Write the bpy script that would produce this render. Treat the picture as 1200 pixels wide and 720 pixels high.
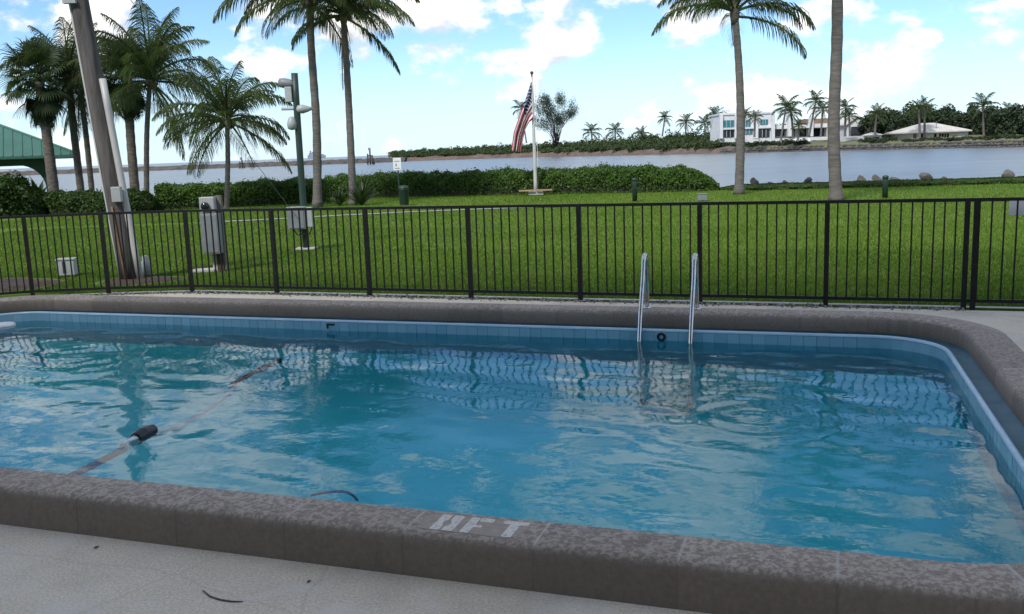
import bpy, math, random
import numpy as np
from mathutils import Vector, Matrix
from mathutils.geometry import tessellate_polygon
random.seed(7); RNG = np.random.default_rng(7)
R = math.radians
scene = bpy.context.scene
COL = scene.collection
for o in list(bpy.data.objects): bpy.data.objects.remove(o)

# ------------------------------------------------------------------ camera
EYE = 1.85; FPX = 1100.0
PITCH = R(9.465); ROLL = R(2.062)
cam_d = bpy.data.cameras.new('camera'); cam = bpy.data.objects.new('camera', cam_d); COL.objects.link(cam)
cam_d.sensor_width = 36; cam_d.lens = 36 * FPX / 1200; cam_d.clip_start = .05; cam_d.clip_end = 20000
cam.matrix_world = Matrix.Translation((0, 0, EYE)) @ Matrix.Rotation(R(90) - PITCH, 4, 'X') @ Matrix.Rotation(-ROLL, 4, 'Z')
scene.camera = cam

# ------------------------------------------------------------------ world, sun, exposure
SUN_EL = R(47); SUN_AZ = R(-148)          # azimuth from +Y towards +X
EXPOSURE = 1.5
def ray(px, py):
    x = (px - 600) / FPX; y = (360 - py) / FPX
    c, s = math.cos(ROLL), math.sin(ROLL)
    xr = c * x + s * y; yr = -s * x + c * y
    cp, sp = math.cos(PITCH), math.sin(PITCH)
    return Vector((xr, cp + yr * sp, -sp + yr * cp))
def at(px, py, Y):
    r = ray(px, py); return Vector((0, 0, EYE)) + r * (Y / r.y)
def onz(px, py, z=0.0):
    r = ray(px, py); return Vector((0, 0, EYE)) + r * ((z - EYE) / r.z)

world = bpy.data.worlds.new('World'); scene.world = world; world.use_nodes = True
nt = world.node_tree; nt.nodes.clear()
def N(t, typ, **kw):
    n = t.nodes.new(typ)
    for k, v in kw.items(): setattr(n, k, v)
    return n
def L(t, a, b): t.links.new(a, b)
def mth(t, op, a, b=None, c=None, clamp=False):
    n = N(t, 'ShaderNodeMath', operation=op); n.use_clamp = clamp
    for i, v in enumerate((a, b, c)):
        if v is None: continue
        if hasattr(v, 'links'): L(t, v, n.inputs[i])
        else: n.inputs[i].default_value = v
    return n.outputs[0]
sky = N(nt, 'ShaderNodeTexSky', sky_type='NISHITA'); sky.sun_disc = False
sky.sun_elevation = SUN_EL; sky.sun_rotation = SUN_AZ; sky.air_density = 1.0; sky.dust_density = .1; sky.ozone_density = 2.0
tc = N(nt, 'ShaderNodeTexCoord')
# cumulus field: a noise on the view direction, flattened, with cloud banks where the photograph has them
CLOUDS = [(30, 25, 110, .06), (470, 50, 70, .10), (400, 25, 70, .04), (640, 22, 70, .13), (580, 97, 45, .10), (520, 102, 30, .04),
          (760, 112, 26, .09), (835, 60, 80, .04), (1010, 95, 70, .08), (930, 25, 70, .04), (1070, 20, 80, .03), (1085, 110, 55, .06),
          (120, -120, 170, .12), (790, -190, 170, .12),
          (540, 150, 75, -.22), (735, 70, 55, -.20), (225, 20, 50, -.18), (560, -130, 110, -.20), (400, -140, 90, -.14), (1000, -180, 120, -.16),
          (690, 125, 55, -.20), (1150, 55, 55, -.14), (330, 140, 80, -.16), (180, 120, 80, -.12), (690, -60, 90, -.10), (900, 45, 60, -.05), (1100, 70, 110, -.07), (560, 45, 45, -.08), (780, 15, 50, -.06), (830, 130, 50, -.08), (600, 60, 30, -.08), (960, 60, 40, -.08), (440, 120, 60, -.12)]
def density(vec):
    mp = N(nt, 'ShaderNodeVectorMath', operation='MULTIPLY'); L(nt, vec, mp.inputs[0]); mp.inputs[1].default_value = (1, 1, 1.7)
    n1 = N(nt, 'ShaderNodeTexNoise'); n1.inputs['Scale'].default_value = 14; n1.inputs['Detail'].default_value = 9; n1.inputs['Roughness'].default_value = .56
    L(nt, mp.outputs[0], n1.inputs['Vector'])
    acc = n1.outputs[0]
    for px, py, rad, w in CLOUDS:
        c = ray(px, py).normalized()
        dn = N(nt, 'ShaderNodeVectorMath', operation='DISTANCE'); L(nt, vec, dn.inputs[0]); dn.inputs[1].default_value = c
        mr = N(nt, 'ShaderNodeMapRange', interpolation_type='SMOOTHSTEP'); mr.inputs[1].default_value = rad / FPX * 1.35; mr.inputs[2].default_value = 0
        mr.inputs[3].default_value = 0; mr.inputs[4].default_value = w
        L(nt, dn.outputs['Value'], mr.inputs[0]); acc = mth(nt, 'ADD', acc, mr.outputs[0])
    return acc
dirv = tc.outputs['Generated']
d0 = density(dirv)
off = N(nt, 'ShaderNodeVectorMath', operation='ADD'); L(nt, dirv, off.inputs[0]); off.inputs[1].default_value = (-.008, .0, .024)
d1 = density(off.outputs[0])
cov = N(nt, 'ShaderNodeMapRange', interpolation_type='SMOOTHSTEP'); L(nt, d0, cov.inputs[0]); cov.inputs[1].default_value = .46; cov.inputs[2].default_value = .60
# lit tops, greyer bases
lit = mth(nt, 'MULTIPLY_ADD', mth(nt, 'SUBTRACT', d0, d1), 3.4, .40, clamp=True)
ccol = N(nt, 'ShaderNodeMix', data_type='RGBA'); L(nt, lit, ccol.inputs[0])
ccol.inputs[6].default_value = (3.7, 3.9, 4.15, 1); ccol.inputs[7].default_value = (7.3, 7.0, 6.6, 1)
# the air between: low cloud fades a little towards the horizon
sep = N(nt, 'ShaderNodeSeparateXYZ'); L(nt, dirv, sep.inputs[0])
fade = N(nt, 'ShaderNodeMapRange'); L(nt, sep.outputs[2], fade.inputs[0]); fade.inputs[1].default_value = 0.0; fade.inputs[2].default_value = .07
fade.inputs[3].default_value = .15; fade.inputs[4].default_value = .95
mix = N(nt, 'ShaderNodeMix', data_type='RGBA'); L(nt, mth(nt, 'MULTIPLY', cov.outputs[0], fade.outputs[0]), mix.inputs[0])
wb = N(nt, 'ShaderNodeMix', data_type='RGBA', blend_type='MULTIPLY'); wb.inputs[0].default_value = 1; wb.inputs[7].default_value = (.54, .68, .86, 1); L(nt, sky.outputs[0], wb.inputs[6])
hz_ = N(nt, 'ShaderNodeMapRange', interpolation_type='SMOOTHSTEP'); L(nt, sep.outputs[2], hz_.inputs[0]); hz_.inputs[1].default_value = -.02; hz_.inputs[2].default_value = .13; hz_.inputs[3].default_value = .85; hz_.inputs[4].default_value = .0
hm = N(nt, 'ShaderNodeMix', data_type='RGBA'); L(nt, hz_.outputs[0], hm.inputs[0]); L(nt, wb.outputs[2], hm.inputs[6]); hm.inputs[7].default_value = (3.7, 4.75, 5.7, 1)
L(nt, hm.outputs[2], mix.inputs[6]); L(nt, ccol.outputs[2], mix.inputs[7])
bg = N(nt, 'ShaderNodeBackground'); bg.inputs[1].default_value = .075
out = N(nt, 'ShaderNodeOutputWorld'); L(nt, mix.outputs[2], bg.inputs[0]); L(nt, bg.outputs[0], out.inputs[0])

sun_d = bpy.data.lights.new('sun', 'SUN'); sun_d.energy = 1.5; sun_d.angle = R(10); sun_d.color = (1, .96, .9)
sun = bpy.data.objects.new('sun', sun_d); COL.objects.link(sun)
sd = Vector((math.sin(SUN_AZ) * math.cos(SUN_EL), math.cos(SUN_AZ) * math.cos(SUN_EL), math.sin(SUN_EL)))
sun.rotation_euler = sd.to_track_quat('Z', 'Y').to_euler(); sun.location = (0, 0, 30)
vs = scene.view_settings; vs.view_transform = 'Standard'; vs.look = 'None'; vs.exposure = EXPOSURE; vs.gamma = 1; vs.use_curve_mapping = False
scene.render.resolution_x = 1024; scene.render.resolution_y = 614
scene.render.engine = 'CYCLES'
scene.cycles.max_bounces = 10; scene.cycles.transparent_max_bounces = 16

# ------------------------------------------------------------------ materials
def ramp(t, fac, stops):
    r = N(t, 'ShaderNodeValToRGB'); e = r.color_ramp.elements
    while len(e) < len(stops): e.new(.5)
    for i, (p, c) in enumerate(stops): e[i].position = p; e[i].color = (*c, 1)
    if hasattr(fac, 'links'): L(t, fac, r.inputs[0])
    return r.outputs[0]
def noise(t, scale, detail=4, rough=.55, coord='Object', vec=None, stretch=None, dist=0):
    n = N(t, 'ShaderNodeTexNoise'); n.inputs['Scale'].default_value = scale; n.inputs['Detail'].default_value = detail
    n.inputs['Roughness'].default_value = rough; n.inputs['Distortion'].default_value = dist
    if vec is None:
        if coord == 'World': vec = N(t, 'ShaderNodeNewGeometry').outputs['Position']
        else: vec = N(t, 'ShaderNodeTexCoord').outputs[coord]
    if stretch:
        m = N(t, 'ShaderNodeMapping'); m.inputs['Scale'].default_value = stretch; L(t, vec, m.inputs['Vector']); vec = m.outputs[0]
    L(t, vec, n.inputs['Vector']); return n.outputs[0]
def mixc(t, f, a, b, mode='MIX'):
    m = N(t, 'ShaderNodeMix', data_type='RGBA', blend_type=mode)
    for sock, v in ((m.inputs[0], f), (m.inputs[6], a), (m.inputs[7], b)):
        if hasattr(v, 'links'): L(t, v, sock)
        elif isinstance(v, tuple): sock.default_value = (*v, 1)
        else: sock.default_value = v
    return m.outputs[2]
def bump(t, h, strength, dist=.01):
    b = N(t, 'ShaderNodeBump'); b.inputs['Strength'].default_value = strength; b.inputs['Distance'].default_value = dist
    L(t, h, b.inputs['Height']); return b.outputs[0]
def newmat(name):
    m = bpy.data.materials.new(name); m.use_nodes = True
    return m, m.node_tree, m.node_tree.nodes['Principled BSDF']
def mat(name, c1, c2=None, scale=3.0, rough=.6, metal=0, bumpv=0, bscale=None, coord='Object', stretch=None, lo=.35, hi=.65, spec=.5, detail=5, bdist=.01):
    m, t, p = newmat(name)
    p.inputs['Roughness'].default_value = rough; p.inputs['Metallic'].default_value = metal; p.inputs['Specular IOR Level'].default_value = spec
    if c2 is None: c2 = tuple(v * .8 for v in c1)
    n = noise(t, scale, detail, coord=coord, stretch=stretch)
    L(t, ramp(t, n, [(lo, c1), (hi, c2)]), p.inputs['Base Color'])
    if bumpv: L(t, bump(t, noise(t, bscale or scale * 4, 5, coord=coord, stretch=stretch), bumpv, bdist), p.inputs['Normal'])
    return m
def leafmat(name, c1, c2, trans=.25, rough=.45, scale=.7, c3=None):
    m, t, p = newmat(name)
    g = N(t, 'ShaderNodeNewGeometry')
    rp = ramp(t, g.outputs['Random Per Island'], [(.1, c1), (.9, c2)] if c3 is None else [(.05, c1), (.85, c2), (.97, c3)])
    n = noise(t, scale, 3, coord='World')
    colr = mixc(t, mth(t, 'MULTIPLY_ADD', n, 1.4, -.3, clamp=True), rp, c1)
    L(t, colr, p.inputs['Base Color']); p.inputs['Roughness'].default_value = rough; p.inputs['Specular IOR Level'].default_value = .15
    tr = N(t, 'ShaderNodeBsdfTranslucent'); L(t, mixc(t, .6, colr, (.12, .2, .03), 'MIX'), tr.inputs[0])
    mx = N(t, 'ShaderNodeMixShader'); mx.inputs[0].default_value = trans
    o = t.nodes['Material Output']; L(t, p.outputs[0], mx.inputs[1]); L(t, tr.outputs[0], mx.inputs[2]); L(t, mx.outputs[0], o.inputs[0])
    return m
MT = {}
MT['fence'] = mat('fence_paint', (.011, .0105, .010), (.017, .016, .015), 12, .6, spec=.2)
MT['steel'] = mat('ladder_steel', (.62, .62, .6), (.5, .5, .48), 20, .16, 1)
MT['plastic_black'] = mat('black_plastic', (.008, .008, .009), (.015, .015, .016), 20, .4)
MT['plastic_white'] = mat('white_plastic', (.75, .75, .74), (.62, .62, .62), 8, .4)
MT['hose'] = mat('hose_plastic', (.75, .62, .64), (.62, .52, .58), 3, .5)
MT['hose_purple'] = mat('hose_dark', (.12, .07, .12), (.16, .1, .14), 3, .5)
MT['trunk'] = mat('palm_bark', (.15, .135, .12), (.085, .078, .07), 3, .9, 0, .6, 9, stretch=(1, 1, 5), bdist=.03)
MT['trunk_dark'] = mat('sabal_bark', (.15, .13, .11), (.07, .06, .05), 4, .95, 0, .8, 10, stretch=(1, 1, 4), bdist=.04)
MT['frond'] = leafmat('coconut_leaflet', (.045, .065, .026), (.08, .11, .04), .3, .45, c3=(.16, .14, .05))
MT['fan'] = leafmat('fan_leaf', (.034, .05, .024), (.06, .085, .036), .25, .5)
MT['dead'] = leafmat('dead_frond', (.11, .085, .055), (.16, .13, .085), .15, .8)
MT['coconut'] = mat('coconut_husk', (.06, .065, .02), (.09, .06, .03), 4, .6)
MT['hedge'] = leafmat('hedge_leaf', (.045, .095, .018), (.085, .165, .03), .3, .4, .9, (.14, .22, .045))
MT['hedge_dark'] = leafmat('dark_hedge_leaf', (.028, .055, .014), (.05, .09, .022), .2, .4, .9)
MT['hedge_core'] = mat('hedge_twigs', (.02, .028, .01), (.03, .03, .015), 4, .95)
MT['agave'] = leafmat('sword_leaf', (.022, .045, .018), (.045, .075, .03), .15, .4)
MT['shore_plant'] = leafmat('shore_plant_leaf', (.035, .065, .018), (.075, .11, .03), .25, .5)
MT['scrub'] = leafmat('scrub_leaf', (.045, .07, .03), (.085, .11, .045), .2, .6, .06)
MT['fartree'] = leafmat('far_tree_leaf', (.03, .046, .026), (.055, .075, .036), .15, .6, .08)
MT['pine'] = leafmat('casuarina_needles', (.04, .058, .04), (.07, .09, .06), .2, .6, .1)
MT['white_wall'] = mat('white_render', (.62, .63, .62), (.53, .54, .54), .3, .8)
MT['cream_wall'] = mat('cream_render', (.55, .5, .38), (.48, .44, .34), .3, .8)
MT['apartment'] = mat('taupe_render', (.2, .175, .15), (.16, .14, .12), .3, .9)
MT['white_roof'] = mat('white_roof_tile', (.56, .53, .48), (.46, .44, .4), .5, .7)
MT['brown_roof'] = mat('brown_roof_tile', (.2, .12, .08), (.14, .09, .065), .5, .8)
MT['glass_teal'] = mat('teal_glass', (.04, .2, .22), (.03, .14, .17), .2, .12)
MT['glass_dark'] = mat('dark_glass', (.015, .022, .025), (.01, .015, .02), .2, .1)
MT['green_roof'] = mat('green_metal_roof', (.05, .15, .11), (.04, .12, .09), .8, .45)
MT['green_paint'] = mat('green_timber', (.03, .085, .065), (.022, .065, .05), 2, .6)
MT['bollard'] = mat('bollard_green', (.012, .032, .022), (.018, .04, .028), 5, .5)
MT['wood_pole'] = mat('weathered_pole', (.11, .1, .094), (.04, .036, .034), 2, .9, 0, .6, 8, stretch=(6, 6, .6), bdist=.02)
MT['wood_post'] = mat('grey_post', (.2, .18, .15), (.12, .1, .085), 3, .9, 0, .5, 8, stretch=(5, 5, .6))
MT['wood_brown'] = mat('brown_post', (.07, .045, .03), (.045, .03, .022), 3, .9, 0, .4, 8, stretch=(5, 5, .6))
MT['pvc'] = mat('pale_pvc', (.46, .46, .44), (.36, .36, .35), 2, .5, stretch=(1, 1, .3))
MT['galv'] = mat('grey_box_paint', (.2, .22, .23), (.15, .165, .175), 2, .5)
MT['galv_light'] = mat('light_grey_box', (.36, .38, .38), (.28, .3, .3), 3, .5)
MT['copper'] = mat('rusty_conduit', (.25, .13, .06), (.16, .1, .06), 8, .7)
MT['alu'] = mat('flagpole_aluminium', (.58, .57, .55), (.48, .47, .46), 2, .4, .3)
MT['concrete'] = mat('concrete', (.42, .41, .38), (.32, .31, .29), 4, .9, 0, .2, 30)
MT['bench_wood'] = mat('plank_wood', (.36, .26, .16), (.26, .19, .12), 4, .8, stretch=(.4, 4, 4))
MT['sign_white'] = mat('sign_white', (.72, .72, .72), (.64, .64, .65), 3, .5)
MT['sign_ink'] = mat('sign_ink', (.03, .03, .035), (.04, .04, .05), 3, .5)
MT['flag_red'] = mat('flag_red', (.45, .03, .045), (.36, .022, .036), 2, .8)
MT['flag_white'] = mat('flag_white', (.8, .79, .78), (.72, .72, .72), 2, .8)
MT['flag_blue'] = mat('flag_blue', (.018, .025, .085), (.014, .02, .065), 2, .8)
MT['ship'] = mat('ship_paint', (.22, .26, .31), (.16, .2, .25), .1, .6)
MT['pile'] = mat('old_pile', (.06, .05, .045), (.04, .035, .03), 1, .9)
MT['mulch'] = mat('mulch', (.075, .05, .035), (.03, .022, .016), 22, .95, 0, .8, 40)
MT['beach'] = mat('far_beach', (.14, .1, .08), (.09, .065, .05), .25, .95, stretch=(1, 1, 3))
MT['dune'] = mat('dune_ground', (.1, .11, .05), (.16, .15, .08), .05, .95)
MT['path'] = mat('path_concrete', (.34, .33, .31), (.27, .265, .25), 1.5, .9)
MT['mow'] = mat('mow_strip', (.48, .46, .42), (.34, .33, .3), 6, .9)
MT['leaf_dry'] = mat('dry_leaf', (.16, .12, .085), (.09, .07, .05), 30, .8)
def blademat():
    m, t, p = newmat('grass_blade')
    g = N(t, 'ShaderNodeNewGeometry')
    c = ramp(t, g.outputs['Random Per Island'], [(.05, (.08, .155, .017)), (.85, (.122, .215, .027)), (.97, (.19, .23, .055))])
    dry = ramp(t, noise(t, .55, 5, .62, coord='World'), [(.5, (0, 0, 0)), (.72, (1, 1, 1))])
    c = mixc(t, mth(t, 'MULTIPLY', dry, .5), c, (.2, .24, .045))
    lush = ramp(t, noise(t, .22, 4, .6, coord='World', dist=.5), [(.48, (0, 0, 0)), (.66, (1, 1, 1))])
    c = mixc(t, mth(t, 'MULTIPLY', lush, .55), c, (.05, .115, .014))
    L(t, c, p.inputs['Base Color']); p.inputs['Roughness'].default_value = .5; p.inputs['Specular IOR Level'].default_value = .15
    tr = N(t, 'ShaderNodeBsdfTranslucent'); L(t, c, tr.inputs[0]); mx = N(t, 'ShaderNodeMixShader'); mx.inputs[0].default_value = .35
    L(t, p.outputs[0], mx.inputs[1]); L(t, tr.outputs[0], mx.inputs[2]); L(t, mx.outputs[0], t.nodes['Material Output'].inputs[0]); return m
MT['blade'] = blademat()
def rockmat():
    m, t, p = newmat('shore_rock')
    g = N(t, 'ShaderNodeNewGeometry')
    c = ramp(t, g.outputs['Random Per Island'], [(.0, (.05, .048, .046)), (1, (.14, .13, .12))])
    L(t, mixc(t, noise(t, 3, 6, coord='World'), c, (.05, .047, .045)), p.inputs['Base Color']); p.inputs['Roughness'].default_value = .9
    L(t, bump(t, noise(t, 6, 8, coord='World'), .6, .05), p.inputs['Normal']); return m
MT['rock'] = rockmat()
def gravelmat():
    m, t, p = newmat('gravel_stone')
    g = N(t, 'ShaderNodeNewGeometry')
    L(t, ramp(t, g.outputs['Random Per Island'], [(.0, (.1, .095, .09)), (.7, (.26, .25, .235)), (1, (.42, .4, .38))]), p.inputs['Base Color'])
    p.inputs['Roughness'].default_value = .85; return m
MT['gravel'] = gravelmat()
def lawnmat():
    m, t, p = newmat('lawn_soil_and_thatch')
    a = ramp(t, noise(t, .35, 5, coord='World'), [(.35, (.1, .165, .018)), (.68, (.145, .205, .03))])
    b = ramp(t, noise(t, 30, 4, coord='World'), [(.3, (.06, .11, .013)), (.7, (.12, .2, .026))])
    L(t, mixc(t, .55, a, b), p.inputs['Base Color']); p.inputs['Roughness'].default_value = .95; p.inputs['Specular IOR Level'].default_value = .1
    L(t, bump(t, noise(t, 45, 4, coord='World'), .8, .03), p.inputs['Normal']); return m
MT['lawn'] = lawnmat()
def deckmat():
    m, t, p = newmat('pool_deck_spray_texture')
    big = ramp(t, noise(t, .8, 5, coord='World'), [(.36, (.56, .5, .385)), (.66, (.69, .62, .485))])
    sp = N(t, 'ShaderNodeTexNoise'); sp.inputs['Scale'].default_value = 75; sp.inputs['Detail'].default_value = 5; sp.inputs['Roughness'].default_value = .65
    L(t, N(t, 'ShaderNodeNewGeometry').outputs['Position'], sp.inputs['Vector'])
    fine = ramp(t, sp.outputs[0], [(.38, (.8, .8, .78)), (.6, (1.14, 1.13, 1.1))])
    c = mixc(t, 1.0, big, fine, 'MULTIPLY')
    stain = ramp(t, noise(t, 2.3, 6, .6, coord='World', dist=.6), [(.5, (0, 0, 0)), (.62, (1, 1, 1))])
    c = mixc(t, mth(t, 'MULTIPLY', stain, .45), c, (.66, .63, .56))
    dirt = ramp(t, noise(t, 1.3, 7, .68, coord='World', dist=.4), [(.5, (0, 0, 0)), (.68, (1, 1, 1))])
    c = mixc(t, mth(t, 'MULTIPLY', dirt, .3), c, (.24, .22, .17))
    vo = N(t, 'ShaderNodeTexVoronoi', feature='DISTANCE_TO_EDGE'); vo.inputs['Scale'].default_value = .42
    wv = N(t, 'ShaderNodeMix', data_type='VECTOR'); wv.inputs[0].default_value = .12; L(t, N(t, 'ShaderNodeNewGeometry').outputs['Position'], wv.inputs[4])
    nw = N(t, 'ShaderNodeTexNoise'); nw.inputs['Scale'].default_value = 3; nw.inputs['Detail'].default_value = 6; L(t, N(t, 'ShaderNodeNewGeometry').outputs['Position'], nw.inputs['Vector']); L(t, nw.outputs['Color'], wv.inputs[5])
    L(t, wv.outputs[1], vo.inputs['Vector'])
    crack = ramp(t, vo.outputs['Distance'], [(.0, (1, 1, 1)), (.0035, (0, 0, 0))])
    c = mixc(t, mth(t, 'MULTIPLY', crack, .16), c, (.16, .145, .12))
    L(t, c, p.inputs['Base Color']); p.inputs['Roughness'].default_value = .8
    L(t, bump(t, sp.outputs[0], .5, .006), p.inputs['Normal']); return m
MT['deck'] = deckmat()
def copingmat():
    m, t, p = newmat('coping_knockdown_concrete')
    pos = N(t, 'ShaderNodeNewGeometry').outputs['Position']
    w = N(t, 'ShaderNodeTexNoise'); w.inputs['Scale'].default_value = 42; w.inputs['Detail'].default_value = 6; w.inputs['Roughness'].default_value = .62; w.inputs['Distortion'].default_value = .5
    L(t, pos, w.inputs['Vector'])
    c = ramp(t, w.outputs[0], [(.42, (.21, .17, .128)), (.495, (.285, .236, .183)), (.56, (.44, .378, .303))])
    # knock-down pattern trowelled on top only; plain sides have shade painted into their colour
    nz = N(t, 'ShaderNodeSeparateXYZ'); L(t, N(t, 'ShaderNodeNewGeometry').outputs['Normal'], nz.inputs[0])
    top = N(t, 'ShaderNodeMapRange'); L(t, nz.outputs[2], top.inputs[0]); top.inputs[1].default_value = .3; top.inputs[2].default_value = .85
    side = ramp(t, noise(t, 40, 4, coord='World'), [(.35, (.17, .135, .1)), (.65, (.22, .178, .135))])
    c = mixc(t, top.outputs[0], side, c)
    c = mixc(t, mth(t, 'MULTIPLY', noise(t, 1.7, 5, coord='World'), .5), c, (.24, .2, .16))
    st = ramp(t, noise(t, 5, 6, .7, coord='World', dist=1.2), [(.56, (0, 0, 0)), (.7, (1, 1, 1))])
    c = mixc(t, mth(t, 'MULTIPLY', st, .35), c, (.1, .078, .058))
    oi = N(t, 'ShaderNodeObjectInfo')
    hv = N(t, 'ShaderNodeHueSaturation'); L(t, mth(t, 'MULTIPLY_ADD', oi.outputs['Random'], .25, .88), hv.inputs['Value']); L(t, c, hv.inputs['Color'])
    L(t, hv.outputs[0], p.inputs['Base Color']); p.inputs['Roughness'].default_value = .78
    L(t, bump(t, w.outputs[0], .55, .006), p.inputs['Normal']); return m
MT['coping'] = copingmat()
def mortarmat():
    m, t, p = newmat('pale_mortar')
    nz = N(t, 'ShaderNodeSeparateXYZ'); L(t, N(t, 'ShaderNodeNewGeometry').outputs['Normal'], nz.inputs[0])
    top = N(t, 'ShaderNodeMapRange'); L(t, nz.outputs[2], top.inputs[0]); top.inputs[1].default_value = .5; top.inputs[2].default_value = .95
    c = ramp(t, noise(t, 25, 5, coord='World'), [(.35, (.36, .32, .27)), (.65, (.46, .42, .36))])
    L(t, mixc(t, top.outputs[0], (.19, .155, .118), c), p.inputs['Base Color']); p.inputs['Roughness'].default_value = .9; return m  # sides take the coping's shade-darkened tone, so joints show on top only
MT['mortar'] = mortarmat()
MT['patch'] = mat('grey_sealer_patch', (.36, .31, .245), (.29, .25, .195), 30, .85)
def wornpaint():
    m, t, p = newmat('worn_white_paint')
    L(t, ramp(t, noise(t, 55, 5, .65, coord='World'), [(.34, (.36, .32, .26)), (.48, (.64, .6, .52))]), p.inputs['Base Color']); p.inputs['Roughness'].default_value = .75; return m
MT['paint'] = wornpaint()
def tilemat():
    m, t, p = newmat('blue_waterline_tile')
    oi = N(t, 'ShaderNodeObjectInfo')
    c = ramp(t, oi.outputs['Random'], [(0, (.15, .34, .45)), (1, (.22, .43, .55))])
    L(t, mixc(t, mth(t, 'MULTIPLY', noise(t, 9, 4, coord='World'), .4), c, (.32, .45, .46)), p.inputs['Base Color']); p.inputs['Roughness'].default_value = .25; return m
MT['tile'] = tilemat()
MT['grout'] = mat('grout', (.24, .42, .5), (.2, .36, .44), 12, .9)
MT['gutter'] = mat('gutter_blue_paint', (.16, .3, .35), (.11, .22, .26), 4, .6)
MT['lip'] = mat('gutter_lip_blue', (.42, .58, .68), (.32, .5, .6), 5, .35)
MT['plaster'] = mat('pool_plaster', (.14, .70, .68), (.12, .64, .63), .7, .8)
def watermat():
    m, t, p = newmat('pool_water')
    t.nodes.remove(p)
    tr = N(t, 'ShaderNodeBsdfTransparent'); tr.inputs[0].default_value = (.55, .86, .94, 1)
    gl = N(t, 'ShaderNodeBsdfGlossy'); gl.inputs['Roughness'].default_value = .0
    pos = N(t, 'ShaderNodeNewGeometry').outputs['Position']
    h = noise(t, 9, 3, .5, vec=pos)
    bn = bump(t, h, .16, .012); L(t, bn, gl.inputs['Normal'])
    fr = N(t, 'ShaderNodeFresnel'); fr.inputs[0].default_value = 1.34; L(t, bn, fr.inputs['Normal'])
    mx = N(t, 'ShaderNodeMixShader'); L(t, fr.outputs[0], mx.inputs[0]); L(t, tr.outputs[0], mx.inputs[1]); L(t, gl.outputs[0], mx.inputs[2])
    L(t, mx.outputs[0], t.nodes['Material Output'].inputs[0]); return m
MT['pool_water'] = watermat()
def seamat():
    m, t, p = newmat('inlet_water')
    p.inputs['Roughness'].default_value = .28; p.inputs['IOR'].default_value = 1.33
    pos = N(t, 'ShaderNodeNewGeometry').outputs['Position']
    a = noise(t, .9, 6, .65, vec=pos, stretch=(.55, 1.5, 1)); b = noise(t, .08, 3, .5, vec=pos, stretch=(1, 2.2, 1))
    L(t, ramp(t, noise(t, .12, 5, .6, vec=pos, stretch=(.4, 1.6, 1)), [(.35, (.10, .125, .135)), (.65, (.17, .19, .195))]), p.inputs['Base Color'])
    L(t, bump(t, mth(t, 'ADD', a, mth(t, 'MULTIPLY', b, 2.5)), .5, .3), p.inputs['Normal']); return m
MT['sea'] = seamat()

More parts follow.
